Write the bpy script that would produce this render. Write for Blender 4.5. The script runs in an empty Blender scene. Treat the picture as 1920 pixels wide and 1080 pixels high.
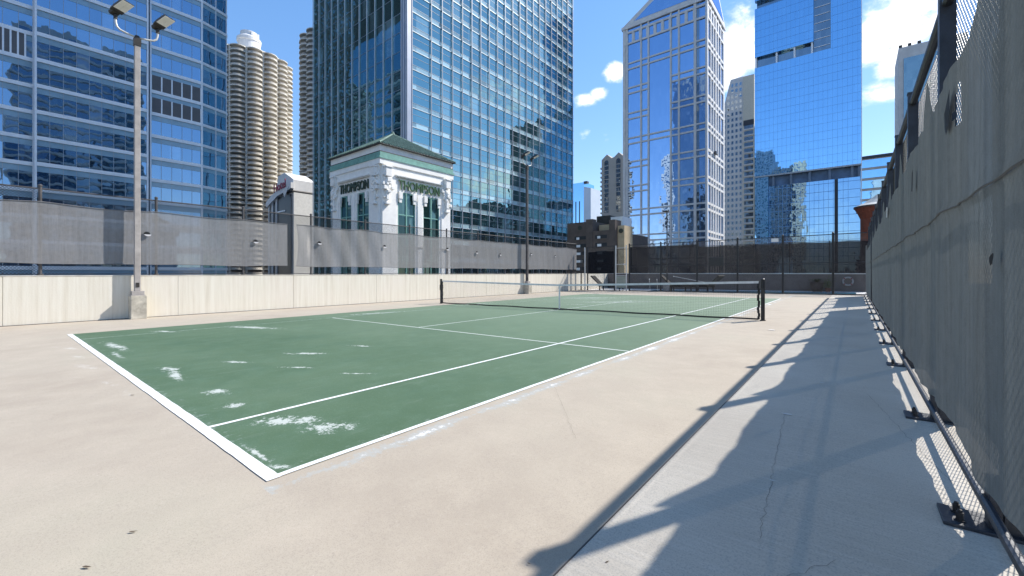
import bpy, bmesh, math, random
from mathutils import Vector, Matrix
random.seed(7)
SC = bpy.context.scene
COL = SC.collection
R = math.radians

# ---------------------------------------------------------------- helpers
SLOPE = 0.0097                      # the roof deck falls slightly to the left for drainage
def gz(x): return SLOPE * x

def root_of(o):
    while o.parent: o = o.parent
    return o

class MB:
    """collects boxes, bars, tubes and polygons; build() links them as ONE mesh object"""
    def __init__(s): s.v = []; s.f = []
    def box(s, x0, x1, y0, y1, z0, z1):
        n = len(s.v)
        s.v += [(x0,y0,z0),(x1,y0,z0),(x1,y1,z0),(x0,y1,z0),(x0,y0,z1),(x1,y0,z1),(x1,y1,z1),(x0,y1,z1)]
        s.f += [[n+i for i in q] for q in ((3,2,1,0),(4,5,6,7),(0,1,5,4),(1,2,6,5),(2,3,7,6),(3,0,4,7))]
        return s
    def fb(s, F, a0, a1, z0, z1, d0, d1):
        """box in a facade frame: a along the wall, d outward"""
        n = len(s.v)
        for z in (z0, z1):
            for a, d in ((a0,d0),(a1,d0),(a1,d1),(a0,d1)):
                s.v.append(F.pt(a, d, z))
        flip = (F.t.x*F.n.y - F.t.y*F.n.x)*(1 if a1 > a0 else -1)*(1 if d1 > d0 else -1)*(1 if z1 > z0 else -1) < 0
        s.f += [[n+i for i in (q[::-1] if flip else q)] for q in ((3,2,1,0),(4,5,6,7),(0,1,5,4),(1,2,6,5),(2,3,7,6),(3,0,4,7))]
        return s
    def prism(s, pts, ext):
        """closed polygon (list of 3D points) extruded by a vector"""
        n = len(s.v); k = len(pts); e = Vector(ext)
        s.v += [tuple(p) for p in pts] + [tuple(Vector(p)+e) for p in pts]
        s.f.append(list(range(n+k-1, n-1, -1))); s.f.append(list(range(n+k, n+2*k)))
        for i in range(k):
            j = (i+1) % k
            s.f.append([n+i, n+j, n+k+j, n+k+i])
        return s
    def tube(s, p0, p1, r, n=6, r1=None, caps=True):
        p0 = Vector(p0); p1 = Vector(p1); r1 = r if r1 is None else r1
        d = (p1-p0)
        if d.length < 1e-6: return s
        d.normalize()
        a = d.orthogonal().normalized(); b = d.cross(a)
        k = len(s.v)
        for p, rr in ((p0, r), (p1, r1)):
            for i in range(n):
                t = 2*math.pi*(i+.5)/n
                s.v.append(tuple(p + a*rr*math.cos(t) + b*rr*math.sin(t)))
        for i in range(n):
            j = (i+1) % n
            s.f.append([k+i, k+j, k+n+j, k+n+i])
        if caps:
            s.f.append([k+i for i in range(n-1,-1,-1)]); s.f.append([k+n+i for i in range(n)])
        return s
    def path(s, pts, r, n=8):
        for a, b in zip(pts[:-1], pts[1:]): s.tube(a, b, r, n)
        return s
    def sweep(s, pts, r, n=8):
        pts = [Vector(p) for p in pts]; k = len(s.v); a = None
        for i, p in enumerate(pts):
            d = (pts[min(i+1,len(pts)-1)]-pts[max(i-1,0)]).normalized()
            a = d.orthogonal().normalized() if a is None else (a-d*a.dot(d)).normalized()
            b = d.cross(a)
            for j in range(n):
                t = 2*math.pi*j/n; s.v.append(tuple(p+a*r*math.cos(t)+b*r*math.sin(t)))
        for i in range(len(pts)-1):
            for j in range(n):
                q = (j+1) % n; s.f.append([k+i*n+j, k+i*n+q, k+(i+1)*n+q, k+(i+1)*n+j])
        return s
    def lathe(s, c, prof, n=24):
        """prof: list of (r, z) from bottom to top, round the vertical axis at c"""
        k = len(s.v)
        for r, z in prof:
            for i in range(n):
                t = 2*math.pi*i/n
                s.v.append((c[0]+r*math.cos(t), c[1]+r*math.sin(t), c[2]+z))
        for q in range(len(prof)-1):
            for i in range(n):
                j = (i+1) % n
                s.f.append([k+q*n+i, k+q*n+j, k+(q+1)*n+j, k+(q+1)*n+i])
        s.f.append([k+i for i in range(n-1,-1,-1)])
        m = k+(len(prof)-1)*n
        s.f.append([m+i for i in range(n)])
        return s
    def grid(s, fn, nu, nv, keep=None):
        k = len(s.v)
        for j in range(nv+1):
            for i in range(nu+1):
                s.v.append(tuple(fn(i/nu, j/nv)))
        for j in range(nv):
            for i in range(nu):
                if keep and not keep((i+.5)/nu, (j+.5)/nv): continue
                a = k+j*(nu+1)+i
                s.f.append([a, a+1, a+nu+2, a+nu+1])
        return s
    def build(s, name, mat, parent=None, smooth=False, shear=False, bevel=0, loc=None):
        off = Vector((0,0,0))
        if parent: off = root_of(parent).location
        vs = [(x, y, z + (gz(x) if shear else 0)) for x, y, z in s.v]
        base = Vector(loc) if loc else Vector((0,0,0))
        vs = [tuple(Vector(v) - off - base) for v in vs]
        me = bpy.data.meshes.new(name)
        me.from_pydata(vs, [], s.f)
        me.validate(); me.update()
        o = bpy.data.objects.new(name, me); COL.objects.link(o)
        if loc: o.location = loc
        if mat: me.materials.append(mat)
        if parent: o.parent = parent
        if smooth:
            for p in me.polygons: p.use_smooth = True
        if bevel:
            md = o.modifiers.new('bevel', 'BEVEL'); md.width = bevel; md.segments = 2; md.limit_method = 'ANGLE'
        return o

class Frame:
    def __init__(s, P, t, n): s.P = Vector((P[0],P[1],0)); s.t = Vector((t[0],t[1],0)).normalized(); s.n = Vector((n[0],n[1],0)).normalized()
    def pt(s, a, d, z):
        p = s.P + s.t*a + s.n*d
        return (p.x, p.y, z)
def east(X): return Frame((X,0),(0,1),(1,0))      # faces +X, a is world Y
def south(Y): return Frame((0,Y),(1,0),(0,-1))    # faces -Y, a is world X

def tag(o, label=None, cat=None, group=None, kind=None):
    if label: o['label'] = label
    if cat: o['category'] = cat
    if group: o['group'] = group
    if kind: o['kind'] = kind
    return o
def thing(name, label, cat, loc=(0,0,0), group=None):
    o = bpy.data.objects.new(name, None); COL.objects.link(o)
    o.location = loc; o.empty_display_size = .2
    return tag(o, label, cat, group)
def copy_tree(o, parent=None):
    c = o.copy(); COL.objects.link(c)
    if parent: c.parent = parent
    for ch in list(o.children): copy_tree(ch, c)
    return c

# ---------------------------------------------------------------- materials
class NT:
    def __init__(s, name):
        s.m = bpy.data.materials.new(name); s.m.use_nodes = True
        s.t = s.m.node_tree; s.t.nodes.clear()
        s.out = s.t.nodes.new('ShaderNodeOutputMaterial')
    def n(s, typ, **kw):
        nd = s.t.nodes.new('ShaderNode'+typ)
        for k, v in kw.items():
            if k.startswith('_'): setattr(nd, k[1:], v)
            else:
                key = int(k[1:]) if k[0]=='i' and k[1:].isdigit() else k.replace('_',' ')
                s.set(nd, key, v)
        return nd
    def set(s, nd, key, v):
        inp = nd.inputs[key]
        if hasattr(v, 'node') or (hasattr(v,'is_output')): s.t.links.new(v, inp)
        elif hasattr(v, 'outputs'): s.t.links.new(v.outputs[0], inp)
        else: inp.default_value = v
    def math(s, op, a, b=None, clamp=False):
        nd = s.t.nodes.new('ShaderNodeMath'); nd.operation = op; nd.use_clamp = clamp
        s.set(nd, 0, a)
        if b is not None: s.set(nd, 1, b)
        return nd.outputs[0]
    def vmath(s, op, a, b=None, idx=0):
        nd = s.t.nodes.new('ShaderNodeVectorMath'); nd.operation = op
        s.set(nd, 0, a)
        if b is not None: s.set(nd, 1, b)
        return nd.outputs[idx]
    def mix(s, f, a, b, blend='MIX'):
        nd = s.t.nodes.new('ShaderNodeMix'); nd.data_type = 'RGBA'; nd.blend_type = blend
        s.set(nd, 0, f); s.set(nd, 6, a); s.set(nd, 7, b)
        return nd.outputs[2]
    def ramp(s, f, stops, interp='LINEAR'):
        nd = s.t.nodes.new('ShaderNodeValToRGB'); s.set(nd, 0, f)
        e = nd.color_ramp.elements; nd.color_ramp.interpolation = interp
        while len(e) < len(stops): e.new(.5)
        for el, (p, c) in zip(e, stops):
            el.position = p; el.color = c if len(c) == 4 else (*c, 1)
        return nd.outputs[0]
    def noise(s, vec, scale, detail=4, rough=.55, out=0, dist=0):
        nd = s.n('TexNoise', Scale=scale, Detail=detail, Roughness=rough, Distortion=dist)
        s.set(nd, 'Vector', vec); return nd.outputs[out]
    def coords(s, scale=(1,1,1)):
        tc = s.n('TexCoord'); mp = s.n('Mapping'); s.set(mp, 'Vector', tc.outputs['Object'])
        mp.inputs['Scale'].default_value = scale
        return mp.outputs[0]
    def done(s, shader, disp=None):
        s.t.links.new(shader.outputs[0] if hasattr(shader,'outputs') else shader, s.out.inputs[0]); return s.m

def c4(c): return (*c, 1) if len(c) == 3 else c
def basic(name, col, rough=.6, metal=0, spec=.4, var=.12, scale=3, bump=0, bscale=60):
    t = NT(name); v = t.coords()
    nz = t.noise(v, scale, 5, .6)
    lo = tuple(max(0,x*(1-var*1.6)) for x in col); hi = tuple(min(1,x*(1+var)) for x in col)
    c = t.ramp(nz, [(.3, lo), (.7, hi)])
    p = t.n('BsdfPrincipled', Base_Color=c, Roughness=rough, Metallic=metal)
    p.inputs['Specular IOR Level'].default_value = spec
    if bump:
        b = t.n('Bump', Strength=bump, Distance=.02, Height=t.noise(v, bscale, 4)); t.set(p, 'Normal', b)
    return t.done(p)

def concrete_wall_mat():
    t = NT('stained_concrete'); v = t.coords()
    streak = t.noise(t.coords((1.5,3.2,.12)), 2.2, 5, .7)
    fine = t.noise(t.coords((1.5,12,.35)), 3, 4, .7)
    blotch = t.noise(v, .9, 4)
    c = t.ramp(streak, [(.28,(.57,.525,.435)),(.42,(.68,.63,.525)),(.62,(.76,.72,.62))])
    c = t.mix(t.ramp(fine,[(.55,(0,0,0)),(.75,(.4,.4,.4))]), c, (.63,.575,.475,1))
    c = t.mix(t.ramp(blotch,[(.45,(0,0,0)),(.75,(.45,.45,.45))]), c, (.76,.69,.61,1))
    p = t.n('BsdfPrincipled', Base_Color=c, Roughness=.85); p.inputs['Specular IOR Level'].default_value=.2
    b = t.n('Bump', Strength=.25, Distance=.01, Height=t.noise(v, 25, 6)); t.set(p,'Normal',b)
    return t.done(p)

def blob_mask(t, v, blobs, scale_noise, amp, seedshift=0):
    """worn spots of the paint: ellipses (cx, cy, angle, a, b) broken up by noise"""
    m = None
    for cx, cy, ang, a, b in blobs:
        mp = t.n('Mapping', _vector_type='TEXTURE')
        t.set(mp,'Vector',v); mp.inputs['Location'].default_value=(cx,cy,0)
        mp.inputs['Rotation'].default_value=(0,0,ang); mp.inputs['Scale'].default_value=(a*1.05,b*1.15,1000)
        d = t.math('SUBTRACT', 1.0, t.vmath('LENGTH', mp.outputs[0], idx=1))
        m = d if m is None else t.math('MAXIMUM', m, d)
    m = t.math('MAXIMUM', m, -1.2)
    n1 = t.math('SUBTRACT', t.noise(v, scale_noise, 10, .82), .5)
    n2 = t.math('SUBTRACT', t.noise(t.vmath('ADD', v, (31,7,0)), scale_noise*.3, 3, .6), .5)
    return t.math('ADD', t.math('ADD', m, t.math('MULTIPLY', n1, amp)), t.math('MULTIPLY', n2, amp*.5))

def speckle(t, v, c, k=1.0):
    # grit, scuffs and small stains at several sizes
    g2 = t.noise(v, 48, 4, .7)
    c = t.mix(t.math('MULTIPLY', t.ramp(g2,[(.52,(0,0,0)),(.70,(1,1,1))]), .18*k), c, (.27,.235,.20,1))
    c = t.mix(t.math('MULTIPLY', t.ramp(g2,[(.30,(1,1,1)),(.42,(0,0,0))]), .14*k), c, (.62,.57,.50,1))
    sc = t.noise(t.coords((1,.25,1)), 6, 8, .75)
    c = t.mix(t.math('MULTIPLY', t.ramp(sc,[(.58,(0,0,0)),(.72,(1,1,1))]), .22*k), c, (.33,.295,.25,1))
    vo = t.n('TexVoronoi', Scale=5.5, Randomness=1.0); t.set(vo,'Vector',v)
    sz = t.math('MULTIPLY', t.noise(v, 1.7, 2), .055)
    dot = t.math('LESS_THAN', vo.outputs[0], t.math('SUBTRACT', sz, .014))
    sep = t.n('SeparateColor', Color=vo.outputs[1])
    c = t.mix(t.math('MULTIPLY', dot, .75*k), c, t.ramp(sep.outputs[0],[(.0,(.10,.085,.07)),(.55,(.17,.15,.12)),(.6,(.68,.65,.60)),(1,(.70,.68,.64))]))
    return c

def deck_mat():
    t = NT('beige_deck_coating'); v = t.coords()
    a = t.noise(v, .35, 4, .6); b = t.noise(v, 2.2, 6, .65); g = t.noise(v, 160, 3, .6); m = t.noise(v, 9, 5, .7)
    c = t.ramp(a, [(.3,(.385,.324,.258)),(.5,(.440,.380,.304)),(.70,(.436,.394,.308))])
    c = t.mix(t.ramp(b,[(.42,(0,0,0)),(.72,(.5,.5,.5))]), c, (.53,.46,.365,1))
    c = t.mix(t.ramp(m,[(.60,(0,0,0)),(.74,(.35,.35,.35))]), c, (.36,.305,.26,1))
    c = t.mix(t.math('MULTIPLY', t.ramp(g,[(.35,(1,1,1)),(.5,(0,0,0))]), .45), c, (.28,.24,.205,1))
    c = speckle(t, v, c)
    # old white line paint and bare grey concrete worn through beside the right sideline and the baseline
    sx = t.n('SeparateXYZ', Vector=v)
    x, y = sx.outputs[0], sx.outputs[1]
    band = t.math('SUBTRACT', 1, t.math('ABSOLUTE', t.math('DIVIDE', t.math('SUBTRACT', x, .13), .12)))
    yb = t.math('MULTIPLY', t.math('GREATER_THAN', y, -.05), 1)
    n1 = t.noise(v, 15, 10, .8); n2 = t.noise(v, 1.3, 3)
    k = t.math('ADD', t.math('MULTIPLY', band, .55), t.math('ADD', t.math('MULTIPLY', t.math('SUBTRACT', n1, .5), 2.2), t.math('MULTIPLY', t.math('SUBTRACT', n2, .5), 2.0)))
    white = t.math('MULTIPLY', t.math('MULTIPLY', t.math('MULTIPLY', t.math('SUBTRACT', k, .62), 6, True), t.math('GREATER_THAN', band, 0)), yb)
    grey = t.math('MULTIPLY', t.math('MULTIPLY', t.math('MULTIPLY', t.math('ADD', k, -.28), 5, True), t.math('GREATER_THAN', band, 0.02)), yb)
    c = t.mix(t.math('MULTIPLY', grey, .75), c, (.40,.41,.39,1))
    c = t.mix(t.math('MULTIPLY', white, .9), c, (.74,.73,.71,1))
    bl = [(-8.2,-.18,.3,.9,.16),(-5.6,-.2,.2,.9,.14),(-4.2,-.2,.1,.5,.1),(-3.4,-.15,0,.5,.09),(-6.9,-.2,.2,.5,.13)]
    w = blob_mask(t, v, bl, 22, 3.6)
    c = t.mix(t.math('MULTIPLY', t.math('MULTIPLY', t.math('SUBTRACT', w, .75), 3, True), .35), c, (.70,.70,.67,1))
    p = t.n('BsdfPrincipled', Base_Color=c, Roughness=.8); p.inputs['Specular IOR Level'].default_value=.25
    bp = t.n('Bump', Strength=.15, Distance=.004, Height=t.noise(v, 140, 4)); t.set(p,'Normal',bp)
    return t.done(p)

def walkway_mat():
    t = NT('bare_concrete'); v = t.coords()
    a = t.noise(v, .6, 5, .6); g = t.noise(v, 120, 3, .6)
    broom = t.noise(t.coords((1.2,26,1)), 2.2, 4, .6)
    c = t.ramp(a, [(.3,(.495,.445,.375)),(.7,(.615,.565,.485))])
    c = t.mix(t.ramp(broom,[(.45,(0,0,0)),(.7,(.45,.45,.45))]), c, (.68,.63,.56,1))
    c = t.mix(t.math('MULTIPLY', t.ramp(g,[(.35,(1,1,1)),(.5,(0,0,0))]), .45), c, (.27,.26,.24,1))
    c = speckle(t, v, c, .8)
    p = t.n('BsdfPrincipled', Base_Color=c, Roughness=.85); p.inputs['Specular IOR Level'].default_value=.2
    bp = t.n('Bump', Strength=.2, Distance=.004, Height=broom); t.set(p,'Normal',bp)
    return t.done(p)

GREEN_BLOBS = [(-7.85,.37,.05,.95,.10),(-4.55,.46,.25,.24,.10),(-4.0,.42,-.1,.5,.07),(-2.62,.5,.3,.20,.10),(-1.93,.43,.4,.13,.09),
    (-1.09,.52,.75,.26,.13),(-.93,.66,.4,.16,.12),(-.60,.70,.55,.26,.12),(-8.9,3.05,.35,.95,.20),(-9.75,1.5,.4,.5,.1),(-4.15,3.12,.4,.26,.05),
    (-4.35,1.2,.5,.32,.06),(-4.2,2.15,.6,.4,.09),(-3.2,1.6,.6,.35,.04),(-.16,.12,.6,.09,.04),(-.5,.12,0,.3,.025),(-6.6,.22,0,.5,.05),
    (-9.9,7.2,1.4,1.2,.16),(-10.2,12.5,1.5,1.6,.14),(-5.7,17,.6,2.2,.3),(-8.3,19.5,.6,2.0,.35),(-6.4,14.6,.6,.5,.1),(-2.2,1.9,.6,.25,.035)]
def court_mat():
    t = NT('green_court_paint'); v = t.coords()
    a = t.noise(v, .4, 4, .6); b = t.noise(v, 3, 6, .65); g = t.noise(v, 130, 3)
    c = t.ramp(a, [(.3,(.068,.124,.066)),(.55,(.092,.152,.086)),(.75,(.118,.178,.108))])
    c = t.mix(t.ramp(b,[(.45,(0,0,0)),(.75,(.45,.45,.45))]), c, (.125,.205,.135,1))
    c = t.mix(t.math('MULTIPLY', t.ramp(g,[(.35,(1,1,1)),(.5,(0,0,0))]), .4), c, (.035,.085,.05,1))
    sc = t.noise(t.coords((1,.3,1)), 7, 8, .75)
    c = t.mix(t.math('MULTIPLY', t.ramp(sc,[(.55,(0,0,0)),(.75,(1,1,1))]), .35), c, (.19,.25,.19,1))
    g2 = t.noise(v, 42, 4, .75)
    c = t.mix(t.math('MULTIPLY', t.ramp(g2,[(.56,(0,0,0)),(.74,(1,1,1))]), .35), c, (.21,.28,.21,1))
    g3 = t.noise(v, 1.4, 5, .65)
    c = t.mix(t.math('MULTIPLY', t.ramp(g3,[(.5,(0,0,0)),(.72,(1,1,1))]), .35), c, (.055,.115,.072,1))
    # the far half is more faded and dusty
    sx = t.n('SeparateXYZ', Vector=v)
    far = t.math('MULTIPLY', t.math('SUBTRACT', sx.outputs[1], 2.0), .07, True)
    c = t.mix(t.math('MULTIPLY', far, .7), c, (.225,.288,.20,1))
    w = blob_mask(t, v, GREEN_BLOBS, 30, 4.6)
    mask = t.math('MULTIPLY', t.math('SUBTRACT', w, .48), 6, True)
    halo = t.math('MULTIPLY', t.math('SUBTRACT', w, .18), 2.5, True)
    edge = t.math('SUBTRACT', .16, t.math('MINIMUM', t.math('MULTIPLY', sx.outputs[0], -1), t.math('SUBTRACT', sx.outputs[1], .05)))
    ek = t.math('ADD', t.math('MULTIPLY', edge, 2.2), t.math('MULTIPLY', t.math('SUBTRACT', t.noise(v, 14, 6, .75), .5), 2.2))
    em = t.math('MULTIPLY', t.math('SUBTRACT', ek, .28), 4, True)
    c = t.mix(t.math('MULTIPLY', halo, .35), c, (.20,.26,.22,1))
    c = t.mix(t.math('MULTIPLY', em, .6), c, (.27,.33,.29,1))
    c = t.mix(t.math('MULTIPLY', mask, .92), c, (.53,.56,.515,1))
    p = t.n('BsdfPrincipled', Base_Color=c, Roughness=.7); p.inputs['Specular IOR Level'].default_value=.3
    bp = t.n('Bump', Strength=.12, Distance=.003, Height=t.noise(v, 150, 4)); t.set(p,'Normal',bp)
    return t.done(p)

def line_mat(name, wear, col=(.82,.82,.80)):
    t = NT(name); v = t.coords()
    n = t.noise(v, 11, 6, .7); n2 = t.noise(v, 1.1, 3)
    k = t.math('ADD', n, t.math('MULTIPLY', t.math('SUBTRACT', n2, .5), .5))
    f = t.math('MULTIPLY', t.math('SUBTRACT', k, 1.0-wear), 6, True)
    c = t.mix(f, c4(col), (.12,.20,.145,1))
    p = t.n('BsdfPrincipled', Base_Color=c, Roughness=.6)
    return t.done(p)

def screen_mat(name, col, trans, transl=.35, pinholes=False):
    t = NT(name); v = t.coords()
    vert = t.noise(t.coords((.6,5,.16)), 2.4, 5, .7); fine = t.noise(v, 9, 5, .7); weave = t.noise(t.coords((1,1,2.5)), 55, 2)
    k = t.math('ADD', t.math('MULTIPLY', vert, .5), t.math('ADD', t.math('MULTIPLY', fine, .3), t.math('MULTIPLY', weave, .2)))
    c = t.ramp(k, [(.34, tuple(x*.72 for x in col)), (.5, col), (.68, tuple(min(1,x*1.22) for x in col))])
    d = t.n('BsdfDiffuse', Color=c); tl = t.n('BsdfTranslucent', Color=c); tp = t.n('BsdfTransparent')
    m1 = t.n('MixShader', Fac=transl); t.set(m1,1,d); t.set(m1,2,tl)
    tf = t.math('MULTIPLY', t.ramp(vert,[(.3,(.8,.8,.8)),(.7,(1.15,1.15,1.15))]), trans)
    if pinholes:
        vo = t.n('TexVoronoi', Scale=46, Randomness=.6); t.set(vo,'Vector',t.coords((0,1,1)))
        wear = t.ramp(t.noise(t.coords((0,1,.5)), 1.6, 4, .7),[(.58,(0,0,0)),(.76,(1,1,1))])
        hole = t.math('MULTIPLY', t.math('LESS_THAN', vo.outputs[0], t.math('MULTIPLY', wear, .17)), .8)
        tf = t.math('MAXIMUM', tf, hole)
    m2 = t.n('MixShader', Fac=tf); t.set(m2,1,m1); t.set(m2,2,tp)
    b = t.n('Bump', Strength=.25, Distance=.03, Height=t.noise(t.coords((1,6,.8)), 2.5, 4)); t.set(d,'Normal',b); t.set(tl,'Normal',b)
    return t.done(m2)

def glass_mat(name, cell, tint, refl, dark, light, wav=.012, ripple=.006, off=(0,0,0), lightfrac=.1, rough=.012):
    """reflective curtain wall glass: each pane a little out of plane, dim rooms and blinds behind"""
    t = NT(name)
    geo = t.n('NewGeometry'); pos = geo.outputs['Position']
    q = t.vmath('FLOOR', t.vmath('DIVIDE', t.vmath('ADD', pos, tuple(o+.013 for o in off)), cell))
    wn = t.n('TexWhiteNoise', _noise_dimensions='3D', Vector=q)
    jit = t.vmath('SCALE', t.vmath('SUBTRACT', wn.outputs[1], (.5,.5,.5))); jit.node.inputs[3].default_value = wav*2
    sm = t.n('TexNoise', Scale=.55, Detail=2.0, Vector=pos)
    rip = t.vmath('SCALE', t.vmath('SUBTRACT', sm.outputs[1], (.5,.5,.5))); rip.node.inputs[3].default_value = ripple*4
    nrm = t.vmath('NORMALIZE', t.vmath('ADD', geo.outputs['Normal'], t.vmath('ADD', jit, rip)))
    wv = wn.outputs[0]
    c = t.ramp(wv, [(0, tuple(x*.45 for x in dark)), (.45, dark), (1-lightfrac-.12, tuple(x*1.7 for x in dark)), (1-lightfrac, tuple((x+y)*.45 for x,y in zip(dark,light))), (1, light)])
    bl = t.noise(t.vmath('MULTIPLY', pos, (1,1,2.2)), .35, 4, .6)
    c = t.mix(t.ramp(bl,[(.4,(0,0,0)),(.8,(.5,.5,.5))]), c, c4(tuple(x*1.5 for x in dark)))
    d = t.n('BsdfDiffuse', Color=c)
    g = t.n('BsdfGlossy', Color=c4(tint), Roughness=rough, Normal=nrm)
    lw = t.n('LayerWeight', Blend=.35)
    f = t.math('ADD', refl, t.math('MULTIPLY', lw.outputs[0], (1-refl)*.7), True)
    m = t.n('MixShader', Fac=f); t.set(m,1,d); t.set(m,2,g)
    return t.done(m)

def emitless_led():
    return basic('led_lens', (.92,.90,.84), .35, 0, .5, .04, 20)

M = {}
M['deck'] = deck_mat(); M['walk'] = walkway_mat(); M['court'] = court_mat(); M['cwall'] = concrete_wall_mat()
M['line'] = line_mat('white_line_paint', .26); M['line_worn'] = line_mat('faded_line_paint', .42, (.62,.66,.60)); M['line_faint'] = line_mat('ghost_line_paint', .55, (.42,.50,.43))
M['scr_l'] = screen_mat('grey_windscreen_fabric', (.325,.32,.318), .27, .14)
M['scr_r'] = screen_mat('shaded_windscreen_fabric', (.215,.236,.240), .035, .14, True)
M['scr_d'] = screen_mat('dark_windscreen_fabric', (.012,.014,.02), .05, .03)
M['black'] = basic('black_painted_steel', (.022,.023,.026), .45, 0, .5, .2, 8)
M['navy'] = basic('dark_steel_post', (.030,.036,.048), .42, 0, .5, .25, 8, .1)
M['wire'] = basic('dark_wire', (.02,.021,.023), .6, 0, .3, .1)
M['galv'] = basic('grey_wire', (.09,.095,.10), .45, .3, .5, .1)
M['hem'] = basic('dark_hem',(.16,.16,.165),.8)
M['flap'] = basic('grey_flap', (.40,.40,.41), .8)
M['galvpost'] = basic('galvanised_post', (.62,.62,.60), .5, .2, .4, .1)
M['net'] = basic('black_net_cord', (.03,.03,.03), .8)
M['tape'] = basic('white_net_tape', (.74,.73,.72), .7, 0, .2, .1, 8)
M['taupe'] = basic('taupe_pole_paint', (.40,.365,.34), .55, 0, .4, .14, 4)
M['bronze'] = basic('dark_bronze', (.05,.045,.04), .5, .2, .5, .2, 6)
M['polebrown'] = basic('dark_pole_paint', (.085,.08,.08), .5, 0, .4, .2, 4)
M['steel'] = basic('bright_steel', (.62,.62,.62), .35, .7, .5, .08)
M['led'] = emitless_led()
M['ped'] = basic('pedestal_concrete', (.52,.48,.40), .85, 0, .2, .22, 5, .2, 30)
M['parapet'] = basic('brown_grey_render', (.155,.132,.122), .85, 0, .2, .12, 2)
M['white'] = basic('white_panel', (.80,.79,.77), .55, 0, .3, .05, 1)
M['stone'] = basic('pale_stone', (.62,.60,.56), .8, 0, .2, .08, .3)

# ---------------------------------------------------------------- camera, world, sun
cam = bpy.data.cameras.new('camera'); co = bpy.data.objects.new('camera', cam); COL.objects.link(co)
co.location = (2.8067,-1.0683,1.2843); co.rotation_euler = (R(90),0,R(39.057))
cam.sensor_width = 36; cam.lens = 790.75/1920*36; cam.shift_y = -28.3/1920
cam.clip_start = .05; cam.clip_end = 6000
SC.camera = co

SUN = Vector((.459,.964,1.0)).normalized()
EL = math.asin(SUN.z); AZ = math.atan2(SUN.x, SUN.y)
sl = bpy.data.lights.new('sun','SUN'); sl.energy = 5.0; sl.angle = R(.53); sl.color = (1,.955,.89)
so = bpy.data.objects.new('sun', sl); COL.objects.link(so)
so.rotation_euler = (-SUN).to_track_quat('-Z','Y').to_euler(); so.location = (30,60,80)

def make_world():
    w = bpy.data.worlds.new('World'); SC.world = w; w.use_nodes = True
    nt = w.node_tree; nt.nodes.clear()
    class W(NT):
        def __init__(s): s.t = nt; s.out = nt.nodes.new('ShaderNodeOutputWorld')
    t = W()
    sky = t.n('TexSky', _sky_type='NISHITA', _sun_disc=False, _sun_elevation=EL, _sun_rotation=AZ, _altitude=180, _air_density=1.0, _dust_density=.1, _ozone_density=2.6)
    tc = t.n('TexCoord'); d = t.vmath('NORMALIZE', tc.outputs['Generated'])
    gm = t.n('Gamma', Gamma=.62, Color=sky.outputs[0])
    hs0 = t.n('HueSaturation', Saturation=1.52, Value=2.35, Color=gm)
    hs = t.n('Mix', _data_type='RGBA', _blend_type='MULTIPLY', i0=1.0)
    t.set(hs,6,hs0); t.set(hs,7,(1,.93,1,1))
    # clouds: (direction, radius, flattening, strength)
    CL = CLOUDS
    m = None
    for (dx,dy,dz), r, fl, kk in CL:
        v = Vector((dx,dy,dz)).normalized()
        q = t.vmath('MULTIPLY', t.vmath('SUBTRACT', d, tuple(v)), (1/r,1/r,fl/r))
        k = t.math('MULTIPLY', t.math('SUBTRACT', 1, t.vmath('LENGTH', q, idx=1)), kk)
        m = k if m is None else t.math('MAXIMUM', m, k)
    m = t.math('MAXIMUM', m, -.9)
    st = t.vmath('MULTIPLY', d, (1,1,1.7))
    n1 = t.math('SUBTRACT', t.noise(st, 11, 9, .62, dist=.2), .5); n2 = t.math('SUBTRACT', t.noise(t.vmath('ADD', st, (5,3,1)), 4, 4, .6), .5)
    k = t.math('ADD', m, t.math('ADD', t.math('MULTIPLY', n1, 2.5), t.math('MULTIPLY', n2, 1.1)))
    mask = t.math('MULTIPLY', t.math('SUBTRACT', k, .0), 1.9, True)
    mask = t.math('MULTIPLY', t.math('MULTIPLY', mask, mask), .97)
    shade = t.noise(t.vmath('ADD', st, (2,9,4)), 9, 6, .6)
    cc = t.ramp(shade, [(.35,(6.2,6.7,7.5)),(.6,(9.4,9.4,9.4))])
    c = t.mix(mask, hs.outputs[2], cc)
    bg = t.n('Background', Color=c, Strength=.135)
    nt.links.new(bg.outputs[0], t.out.inputs[0])
def pixdir(u, v):
    s, c = math.sin(-.6817), math.cos(-.6817)
    a = (u-960)/790.75; b = -(v-511.7)/790.75
    return Vector((s+a*c, c-a*s, b)).normalized()
def mirx(d): return Vector((-d.x, d.y, d.z))
CLOUDS = [(pixdir(1385,100),.07,.95,1.4),(pixdir(1360,130),.05,1,1.3),(pixdir(1690,45),.075,1.3,1.05),(pixdir(1640,90),.035,1.3,1.1),(pixdir(1700,110),.04,1.5,.95),(pixdir(1655,178),.05,3.0,.55),
    (pixdir(1100,185),.032,1.9,1.25),(pixdir(1120,176),.026,1.5,1.25),(pixdir(1152,137),.03,1.3,1.3),(pixdir(1150,260),.05,3,.25),
    (mirx(pixdir(950,345)),.10,1.6,.95),(mirx(pixdir(930,180)),.12,3.2,.42),(mirx(pixdir(1000,310)),.06,1.6,.9)]
make_world()
SC.view_settings.view_transform = 'Standard'; SC.view_settings.look = 'None'
SC.view_settings.exposure = .43; SC.view_settings.gamma = 1
SC.cycles.use_denoising = True
SC.cycles.max_bounces = 10; SC.cycles.transparent_max_bounces = 16; SC.cycles.sample_clamp_indirect = 6

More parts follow.
